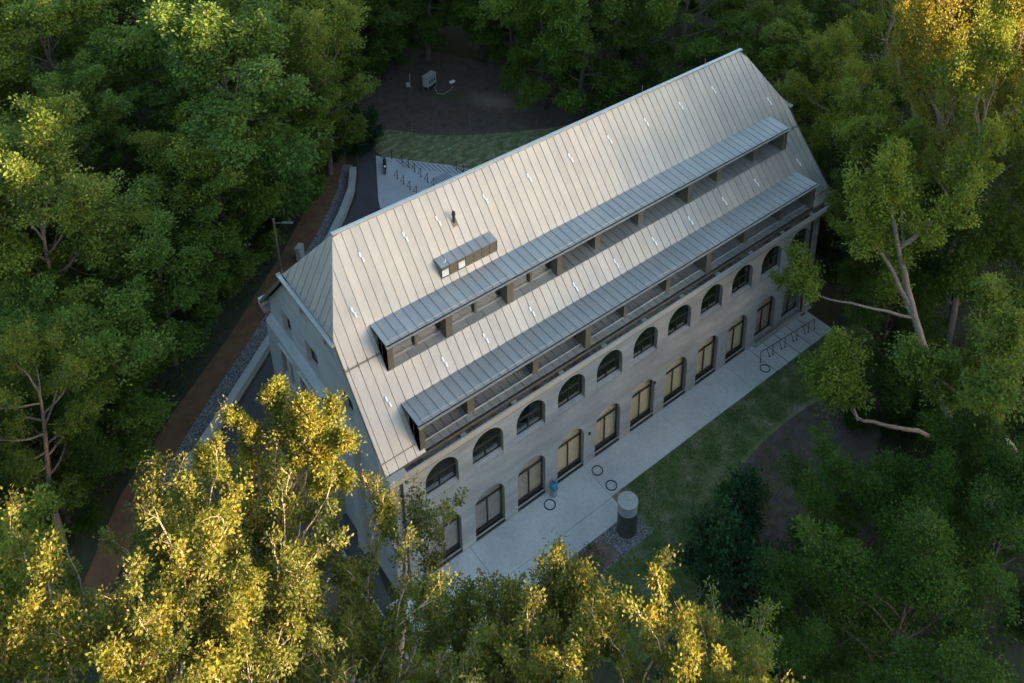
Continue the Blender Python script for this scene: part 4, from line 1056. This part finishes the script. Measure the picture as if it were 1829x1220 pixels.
place('beech1', -4.5, 49, 18.5, 7.5, 'big green beech in the upper left corner of the photo')
place('beech2', 4.5, 32.5, 19.6, 7.6, 'large bright green tree with drooping leaf sprays, tallest left of the road')
place('maple2', 14.6, 37, 17, 4.8, 'pale green tree whose crown overhangs the left side of the asphalt road')
place('maple1', -9.6, 24.5, 18, 5.4, 'yellowish green round topped tree at the left edge, above the shaded slope')
place('beech3', -4.2, 23.6, 12, 4.3, 'mid green tree between the yellowish round tree and the earth path')
place('ash1', -13.8, 14.5, 14, 3.6, 'grey green twiggy tree at the left edge below the yellowish round tree')
place('beech3', -9.4, 18.9, 11, 4.2, 'shaded low tree leaning over the lower part of the orange earth path')
place('beech3', 2.6, 28.2, 14, 4.2, 'shaded tree directly beneath the tallest left tree, beside the lamp pole')
place('beech2', 27, 53, 21, 6.5, 'dark tree behind the bare soil slope, top centre left')
place('beech1', 38, 46, 22, 6.5, 'dark tall tree behind the pale earth patch, top centre')
place('beech2', 36.8, 33.6, 21, 6.2, 'tall dark tree with a long bare trunk right of the pale earth patch')
place('beech3', 38.3, 30, 19, 5.2, 'dark tree with a pale lower trunk just behind the roof ridge')
place('beech1', 46, 24, 20, 6.2, 'dark tree behind the right half of the ridge')
place('beech2', 50, 36, 21, 6.5, 'dark tree at the top edge right of centre')
place('maple2', 37.9, -3.4, 16.5, 4.2, 'green tree filling the gap between the far gable and the leaning grey trunk')
place('maple1', 49.5, 14.8, 14, 4.8, 'lower green tree beyond the top right corner of the roof')
place('ash1', 41.5, 3.8, 18, 4.4, 'slender tree with orange tinged leaves right beside the far roof end')
place('ash2', 40.6, -3.6, 28, 5.9, 'tall golden sunlit tree at the top right')
place('ash2', 49.2, -3.2, 28, 5.4, 'golden sunlit tree in the top right corner')
place('ash1', 37.6, -9.4, 25, 4.6, 'half lit green and gold tree below the tall golden one at the right edge')
place('fine1', 19.0, -15.2, 9.0, 4.1, 'dark fine leaved tree beside the dark soil bed, lower right')
place('fine2', 15, -19.2, 11, 4.6, 'dark fine leaved tree at the bottom edge, right of centre')
place('fine1', 23.5, -19.5, 11, 4.5, 'dark dense tree in the lower right corner', rz=2)
place('fine2', 10.5, -17, 8, 3.3, 'small dark tree behind the sunlit foreground branches, bottom centre right')
place('shrub', 29.2, -9.3, 4.5, 2.2, 'green bush overhanging the right side of the planting bed', 'bush')
place('fine2', 33.8, -7.0, 9.0, 3.0, 'low green tree right of the far end of the paving')
place('fine1', 37.0, -6.5, 12, 3.4, 'green tree just past the far end of the paving')
place('shrub2', 14.6, -10.6, 5.0, 2.4, 'blue green bush at the edge of the front lawn', 'bush')
place('shrub2', 12.2, -12.4, 6.0, 2.6, 'blue green bush below the one at the lawn edge', 'bush')
place('shrub', 16.4, -9.2, 3.2, 1.7, 'low dark bush between the lawn and the blue green bushes', 'bush')
place('beech3', 8.4, 33.2, 12, 4.0, 'green tree leaning over the earth path behind the utility cabinet')
place('maple2', 12.2, 37.4, 12.5, 4.2, 'tree at the bend of the road beside the gravel strip')
place('fine1', 39.4, 0.2, 12, 3.4, 'dark tree standing against the far gable wall')
place('shrub', 32.6, -11.8, 4.5, 2.3, 'green bush under the bare low limb at the end of the planting bed', 'bush')
place('ash1', -1.9, -6.6, 8.5, 2.4, 'small bluish green tree hiding the near end of the paving')
place('fine2', -13.2, 15.8, 9.0, 3.6, 'dark low tree left of the lower end of the earth path')
place('fine2', -8.7, 20.8, 9.0, 3.3, 'dark low tree standing above the middle of the earth path')
FILL = [(24.5,51,13,5.0),(29.2,51.5,12,4.6),(27,51,17,6.0),(33,49.5,16,5.6),(24,57,17,6),(38.5,41,16,5.2),(30,53,14,5),(20.5,60,17,6),(-7.0,25.5,13,4),(0.2,29.5,13,4.2),(-12.5,20.5,12,4.2),(8.0,36.5,15,4.6),(-15,26,17,5),(10.6,41,17,5),(80.9,10.9,18.2,4.5),(62.6,32.3,17.8,4.6),(17.1,68.4,19.6,5.4),(88.8,13.9,16.4,5.8),(-5.4,91.3,18.4,5.2),(69.4,41.1,17.0,5.3),(63.4,1.2,15.2,4.3),(69.9,1.4,15.9,4.6),(19.4,78.3,17.8,4.8),(82.6,22.7,14.1,5.8),(58.5,-7.4,14.2,4.9),(-3.4,84.7,14.3,4.2),(33.5,59.9,15.8,4.7),(9.9,49.6,14.5,5.4),(-8.3,60.7,19.8,5.8),(57.5,49.4,15.1,6.1),(2.1,72.0,16.0,5.0),(69.4,26.5,18.1,5.2),(81.6,2.0,14.2,4.9),(12.6,61.6,19.0,5.2),(-11.2,33.2,17.5,6.0),(87.2,28.3,14.4,4.2),(7.3,79.9,14.7,5.7),(45.1,57.4,16.5,5.3),(-8.8,74.7,14.0,6.2),(17.5,45.8,14.1,5.3),(53.4,7.2,19.3,4.7),(-12.6,52.7,18.2,4.6),(70.0,9.1,15.4,4.5),(59.5,25.0,14.5,6.0),(38.9,-15.5,18.3,4.8),(29.5,66.1,17.2,5.0),(42.7,38.9,15.2,4.2),(1.2,59.7,17.1,5.7),(-16.8,0.3,16.6,4.3),(61.3,10.2,15.6,4.5),(56.8,15.4,15.7,5.0),(20.1,60.8,15.7,4.7),(-22.1,6.7,14.1,5.3),(72.2,16.6,17.3,5.3),(76.7,35.3,17.6,5.9),(7.4,67.4,16.5,4.5),(49.7,51.6,14.2,4.4),(3.3,42.0,16.7,5.3),(32.7,74.9,15.6,6.0),(-11.2,42.1,19.9,4.6),(-4.4,38.0,15.5,4.3),(-17.4,24.9,17.6,4.8),(38.2,67.6,14.3,6.1),(87.6,6.2,18.3,4.8),(26.5,82.1,14.1,5.3),(50.9,-10.4,17.4,5.1),(61.2,40.3,16.4,5.5),(37.0,54.1,19.0,4.6),(66.8,-4.6,16.3,4.6),(15.7,53.4,18.2,4.2),(54.7,58.1,14.1,5.3),(51.4,44.5,15.4,4.6)]
keys = ['beech1', 'beech2', 'beech3', 'maple1', 'maple2']
for i, (x, y, H, Rr) in enumerate(FILL):
    k = keys[i % 5]
    if x > 38 and y < 12: k = ('maple1', 'ash1', 'maple2')[i % 3]
    w_ = 'upper left of the photo' if x < 20 else 'top centre behind the clearing' if y > 35 else 'upper right beyond the roof end'
    place(k, x, y, H, Rr, 'green broadleaf tree merging into the forest canopy at the '+w_, 'tree', 'canopy trees at the '+w_)
# understorey bushes beside the path, road and soil
rb_ = random.Random(8)
BUSH = []
for k in range(26):
    t = k/25; x = -15+t*27; y = 16.5+t*19.5+rb_.uniform(0, 3)
    BUSH.append((x-1.5, y+1.3, rb_.uniform(2.2, 4.2), rb_.uniform(1.4, 2.3)))
for k in range(30):
    BUSH.append((rb_.uniform(14, 19), rb_.uniform(38, 56), rb_.uniform(2, 4), rb_.uniform(1.4, 2.3)) if k < 8 else (rb_.uniform(36, 52), rb_.uniform(-2, 34), rb_.uniform(2.5, 5), rb_.uniform(1.8, 2.8)) if k < 20 else (rb_.uniform(24, 42), rb_.uniform(-22, -12), rb_.uniform(2.5, 4.5), rb_.uniform(1.8, 2.6)))
for x, y, H, Rr in BUSH:
    if 35 < x < 39 and -3 < y < 18: continue
    place(rb_.choice(('shrub', 'shrub', 'shrub2')), x, y, H, Rr, 'dark green understorey bush in the shade of the forest edge', 'bush', 'understorey bushes')
# ground cover
def ground_cover():
    rng = np.random.default_rng(4); n = 46000
    P = []
    zones = [(-18, 14, 14, 60, 16000), (36, 62, -25, 40, 14000), (8, 38, -28, -11, 12000), (-30, -6, -12, 18, 4000)]
    for x0, x1, y0, y1, k in zones:
        q = rng.uniform((x0, y0), (x1, y1), (k, 2)); c = np.sin(q[:, 0]*1.3+2*np.sin(q[:, 1]*.7))+np.sin(q[:, 1]*1.1+q[:, 0]*.5)
        q = q[c > -.4]
        # keep clear of path and road corridor
        line = 17.6+(q[:, 0]+6)*0.80
        q = q[~((q[:, 0] < 16) & (q[:, 1] < line+2.0) & (q[:, 1] > -13) & (q[:, 0] > -30) & (q[:, 1] > 10))]
        q = q[~((q[:, 0] > 8) & (q[:, 0] < 38) & (q[:, 1] > -11.3))]
        P.append(np.c_[q, rng.uniform(0, .45, len(q))])
    P = np.concatenate(P); n = len(P)
    A = rng.normal(0, 1, (n, 3)); A[:, 2] = abs(A[:, 2])*.5; Nn = rng.normal(0, .4, (n, 3))+np.array([0, 0, 1])
    me = leaf_mesh('ground_cover', P, A, Nn, rng.uniform(.15, .34, n), rng.uniform(.1, .2, n), rng.uniform(0, 1, n), M['leaf_fine'])
    o = bpy.data.objects.new('ground_cover', me); COL.objects.link(o); tag(o, 'dark leafy ground cover between the trees', 'ground cover', kind='stuff')
ground_cover()
def tufts(name, pts, label, cat, mat, size, nl, seed, spread=.16):
    rng = np.random.default_rng(seed)
    for x, y, s_ in pts:
        n = nl; off = rng.normal(0, spread*s_, (n, 3)); off[:, 2] = abs(off[:, 2])*1.2
        me = leaf_mesh(name, off, off+rng.normal(0, .05, (n, 3))+np.array([0, 0, .1]), rng.normal(0, .5, (n, 3))+np.array([0, 0, 1]), size*rng.uniform(.6, 1.3, n), size*.5*rng.uniform(.6, 1.2, n), rng.uniform(0, 1, n), M[mat])
        o = bpy.data.objects.new(name, me); COL.objects.link(o); o.location = (x, y, 0); tag(o, label, cat, label.split(' in ')[-1]+' plants')
rp = random.Random(6)
tufts('bedding_plant', [(rp.uniform(4.5, 11.2), rp.uniform(-5.6, -4.25), rp.uniform(.7, 1.5)) for _ in range(26)], 'small dark green plant in the gravel bed beside the paving', 'plant', 'leaf_fine', .1, 70, 1)
tufts('young_plant', [(rp.uniform(18.5, 25), rp.uniform(-10.0, -6.3), rp.uniform(.6, 1.3)) for _ in range(60)], 'young low plant in the dark planting bed behind the lawn', 'plant', 'leaf_maple', .11, 40, 2)
def grass():
    rng = np.random.default_rng(9); q = rng.uniform((6.5, -10.3), (35, -2.66), (64000, 2))
    edge = np.interp(q[:, 0], [12, 15, 18, 20.5, 24, 28, 33, 36], [-10.2, -8.6, -6.8, -5.8, -5.4, -5.5, -6.0, -5]); q = q[q[:, 1] > edge]
    q = q[~((q[:, 0] < 13.6) & (q[:, 1] > -5.8))]
    n = len(q); P = np.c_[q, np.full(n, -.01)]
    A = rng.normal(0, .5, (n, 3)); A[:, 2] = 1
    me = leaf_mesh('grass', P, A, rng.normal(0, 1, (n, 3)), rng.uniform(.06, .13, n), rng.uniform(.02, .04, n), np.clip(rng.normal(.45, .2, n)+.3*np.sin(q[:, 0]*1.7)*np.sin(q[:, 1]*2.1), 0, 1), M['grass'])
    o = bpy.data.objects.new('grass', me); COL.objects.link(o); tag(o, 'short green grass of the front lawn', 'grass', kind='stuff')
grass()

# ---- hero trees with their own limbs
def hero(seed, mains, Rr, nb, ntw, nleaf, ls, mat, label, clump=(.25, .3), **k):
    o, _, _ = tree(seed, 20, Rr, 0, 0, nb, ntw, nleaf, ls, mat, 'bark_pale' if Rr < 4.2 else 'bark', clump=clump, mains=mains, name='ash_tree', dome=False, **k)
    base = Vector(mains[0][0][0])
    for ch in o.children: ch.location = -Vector((base.x, base.y, 0))
    o.location = (base.x, base.y, 0)
    return tag(o, label, 'tree')
hero(101, [([(30.5, -15.9, 0), (30.1, -13.8, 4), (29.6, -11.8, 8), (29.7, -10.1, 11), (29.4, -8.9, 14.5), (29.1, -8.2, 17), (29.5, -7.6, 19)], .34, .06, .74),
           ([(29.6, -10.3, 10.7), (29.1, -8.9, 13), (28.7, -7.7, 14.5), (28.5, -7.2, 15.5), (28.0, -6.6, 17)], .15, .04, .2),
           ([(29.4, -8.9, 14.3), (30.1, -9.9, 16), (30.8, -10.6, 17.5), (33.3, -10.7, 18.5)], .14, .05, .2),
           ([(29.8, -13.9, 3.2), (26.8, -13.4, 5.5), (23.8, -12.5, 7.5), (22.2, -12.1, 8.5), (22.2, -10.9, 10), (22.1, -10.2, 11.5)], .15, .04, .6),
           ([(22.2, -12.1, 8.5), (22.3, -11.3, 9.2), (22.3, -10.6, 9.8)], .08, .03, .3),
           ([(29.6, -11.9, 8), (30.8, -9.5, 9.5), (31.5, -7.4, 11), (32.0, -5.6, 12)], .12, .04, .25),
           ([(29.6, -10.6, 10.2), (27.6, -8.3, 10.6), (26.4, -6.2, 10.4), (26.6, -4.6, 10.6)], .10, .03, .6),
           ([(29.5, -9.4, 13.4), (31.3, -7.9, 15), (33, -6.4, 16.6)], .10, .04, .2)],
     4.6, 9, 6, 52000, .17, 'leaf_maple', 'tall tree with a long grey leaning trunk and low side limb right of the paving', bl=.38)
hero(102, [([(31.6, -19.4, -1), (31.0, -19.1, 2), (29.7, -18.1, 5), (27.7, -17.6, 8), (24.6, -16.7, 12), (24.3, -17.2, 14), (24.3, -17.4, 16), (23.4, -17.4, 18)], .4, .05, .62),
           ([(24.6, -16.7, 12), (23.6, -15.6, 13.2), (22.8, -14.6, 14.2)], .13, .04, .15), ([(24.7, -16.8, 12), (26.4, -16.0, 14), (27.4, -15.0, 16.5)], .15, .04, .15),
           ([(24.5, -17, 13), (23, -18, 15), (21.6, -18.6, 16.8)], .13, .04, .15)],
     4.4, 8, 6, 34000, .17, 'leaf_ash', 'bright green tree whose thick bare limb enters from the right edge', bl=.36)
hero(103, [([(-9.3, -1.4, 0), (-9.2, -2.8, 6), (-8.8, -3.9, 10.4), (-8.3, -4.5, 12.2), (-8.2, -4.6, 14.1), (-7.8, -4.9, 15.9), (-7.7, -5.3, 17.3), (-7.4, -5.6, 18.7), (-6.9, -6.2, 20.6), (-6.5, -6.6, 22.0), (-6.1, -6.6, 23.3)], .26, .03, .84),
           ([(-8.2, -4.6, 14.1), (-8.5, -4.4, 15.3), (-9.2, -4.1, 16.9), (-10.1, -3.9, 18.3), (-10.5, -3.6, 19.6)], .10, .03, .6),
           ([(-8.1, -4.8, 14.8), (-7.3, -5.5, 16.4), (-6.8, -5.9, 18.7), (-6.1, -6.8, 20.6), (-5.6, -7.7, 21.5)], .09, .03, .7),
           ([(-7.8, -4.9, 15.9), (-7.7, -5.2, 19.2), (-7.6, -5.0, 21.0), (-7.7, -4.7, 22.9)], .08, .025, .6),
           ([(-7.7, -5.3, 17.6), (-7.1, -5.3, 20.6), (-6.7, -5.0, 22.4), (-6.6, -4.7, 23.8)], .07, .02, .62),
           ([(-7.2, -5.8, 19.5), (-6.3, -6.9, 21.7), (-5.3, -7.2, 22.7)], .05, .02, .45),
           ([(-7.2, -5.6, 19.0), (-6.5, -5.8, 21.4), (-5.9, -5.6, 23.4)], .05, .02, .5),
           ([(-7.9, -4.8, 16.0), (-8.4, -5.6, 18.6), (-8.7, -6.2, 20.8)], .06, .02, .5),
           ([(-6.8, -6.0, 19.0), (-5.9, -5.9, 20.8), (-4.9, -5.8, 22.2)], .05, .02, .5),
           ([(-7.6, -5.4, 18.2), (-8.7, -4.7, 20.6), (-9.2, -4.4, 22.0)], .06, .02, .45)],
     2.6, 6, 5, 30000, .12, 'leaf_gold', 'sunlit open tree with pale forked branches in front of the gable', bl=.27, clump=(.13, .17), wob=.14, tl=(.3, .6))
def clump_tree(seed, bx, by, top, spread, label, mat='leaf_gold', nleaf=26000, ls=.12, fork=.52, nl=4, Rr=2.6, clump=(.12, .15)):
    """open crown: a trunk that forks again and again, leaves only on the outermost shoots"""
    rng = np.random.default_rng(seed); mains = []
    zf = top*fork; base = np.array([bx, by, -.4]); fk = np.array([bx, by, zf])+rng.normal(0, .25, 3)
    mains.append(([base, base+[.15, .1, zf*.35], (base+fk)/2+[rng.normal(0, .2), rng.normal(0, .2), zf*.1], fk], .17, .11, 1))
    h = top-zf
    def grow(p, d, ln, r_, depth):
        d = unit(d); m_ = p+d*ln*.5+rng.normal(0, ln*.06, 3); d2 = unit(d+rng.normal(0, .16, 3)+np.array([0, 0, .16])); e = m_+d2*ln*.55
        last = depth == 3
        mains.append(([p, m_, e] if not last else [p, m_, e], r_, r_*.55, .15 if last else (.75 if depth == 2 else 1)))
        if last: return
        k = 3 if rng.random() < (.55 if depth < 2 else .35) else 2
        a0 = rng.uniform(0, 6.28)
        for i in range(k):
            az = a0+i*2*math.pi/k+rng.uniform(-.4, .4); tilt = rng.uniform(.28, .62)*spread
            q = unit(d2+np.array([math.cos(az), math.sin(az), .15])*tilt)
            grow(e, q, ln*rng.uniform(.62, .92), r_*.58, depth+1)
    a0 = rng.uniform(0, 6.28)
    for i in range(nl):
        az = a0+i*2*math.pi/nl+rng.uniform(-.3, .3)
        grow(fk, np.array([math.cos(az)*.55*spread, math.sin(az)*.55*spread, 1]), h*.36, .085, 1)
    zmax = max(p[-1][2] for p, *_ in mains); sc = (top-zf)/(zmax-zf)
    mains = [mains[0]]+[([fk+(np.array(q)-fk)*sc for q in p], a_, b_, c_) for p, a_, b_, c_ in mains[1:]]
    return hero(seed, mains, Rr, 4, 4, nleaf, ls, mat, label, clump=clump, bl=.24, wob=.15, tl=(.25, .5))
clump_tree(110, -14.3, -9.8, 26.0, 1.1, 'bright yellow green sunlit tree filling the bottom left corner', nleaf=38000, nl=6, Rr=3.0, fork=.6)
clump_tree(126, -13.5, -11.2, 25.3, 1.0, 'sunlit tree with arching bare shoots close to the bottom left corner', nleaf=24000, nl=5, Rr=2.6, fork=.62)
clump_tree(111, -11.8, -10.5, 24.0, 1.0, 'yellow green tree right of the one in the bottom left corner', nleaf=24000, nl=5, fork=.6)
clump_tree(112, -10.0, -7.0, 21.8, 0.7, 'olive green tree left of the forked open tree', nleaf=22000, nl=5, fork=.6)
clump_tree(122, -8.4, -6.2, 20.0, 0.9, 'olive tree seen behind the forked open tree', 'leaf_ash', nleaf=24000, nl=5)
clump_tree(123, -6.7, -8.9, 19.0, 0.45, 'small green tree right of the forked open tree, over the drive', nleaf=16000, nl=4, Rr=1.8, fork=.6)
clump_tree(113, -4.3, -8.7, 21.2, 0.18, 'slender open tree standing in front of the near building corner', nleaf=3600, nl=2, Rr=.9, fork=.66)
clump_tree(114, -7.3, -12.3, 21.0, 1.0, 'shaded green tree at the bottom edge below the forked open tree', nleaf=30000, nl=5, fork=.58)
clump_tree(115, -5.6, -14.3, 19.6, 0.55, 'green tree at the bottom edge before the near end of the paving', nleaf=26000, nl=5)
clump_tree(116, -2.4, -15.5, 21.2, 0.45, 'yellow green tree with an upright shoot over the pale paving', nleaf=14000, nl=3, Rr=1.7, fork=.62)
clump_tree(117, -1.5, -19.2, 21.8, 0.85, 'bright sunlit tree at the bottom centre below the vent column', nleaf=24000, nl=5, Rr=2.3, fork=.62)
clump_tree(118, -0.3, -21.0, 22.6, 0.8, 'sunlit tree with branch tips reaching right at the bottom edge', nleaf=24000, nl=4, Rr=2.2, fork=.62)
clump_tree(119, -16.2, -10.8, 26, 1.1, 'sunlit tree cut off by the left frame edge near the bottom', nleaf=34000, nl=5, fork=.62)
clump_tree(120, -4.4, -16.8, 20.6, 0.9, 'green tree cut off by the bottom edge left of the centre', nleaf=24000, nl=5)
clump_tree(124, -10.2, -13.2, 22.4, 0.95, 'yellow tree at the bottom edge, second from the bottom left corner', nleaf=20000, nl=5, fork=.6)
clump_tree(125, -12.8, -6.4, 21.0, 0.95, 'green tree at the lower end of the earth path', 'leaf_ash', nleaf=28000, nl=5, fork=.58)
clump_tree(127, 2.2, -18.6, 17.5, 0.9, 'shaded green tree filling the gap right of the bright bottom centre tree', 'leaf_ash', nleaf=22000, nl=5)
# bare dead tree top at the left edge
o = empty('dead_tree', (-10.4, 34.2, 0), 'bare dead tree with pale branches rising at the left edge', 'tree')
rng = np.random.default_rng(77); tb = []
tr = curve(rng, (0, 0, 0), (0, 0, 1), 16.5, 9, .03, .02); tb.append((tr, np.linspace(.2, .05, len(tr)), 8))
for i in range(14):
    z = 12+i*.38; a = np.array([np.interp(z, tr[:, 2], tr[:, 0]), np.interp(z, tr[:, 2], tr[:, 1]), z]); az = i*2.4
    c = curve(rng, a, (math.cos(az)*.7, math.sin(az)*.7, .8), rng.uniform(1.5, 3), 6, .22, .05); tb.append((c, np.linspace(.05, .012, 7), 5))
    for j in range(4):
        p = c[2+j]; c2 = curve(rng, p, unit(c[3+j if j < 3 else 6]-p+rng.normal(0, .4, 3)), rng.uniform(.5, 1.2), 4, .25, .03); tb.append((c2, np.linspace(.02, .006, 5), 4))
a = bpy.data.objects.new('trunk', tubes_mesh('trunk', tb, simple('dead_bark', (.34, .25, .20), .9))); COL.objects.link(a); a.parent = o
# drop unused prototypes
for k, (root, _, _) in protos.items():
    if k not in used:
        for ch in list(root.children): bpy.data.objects.remove(ch)
        bpy.data.objects.remove(root)
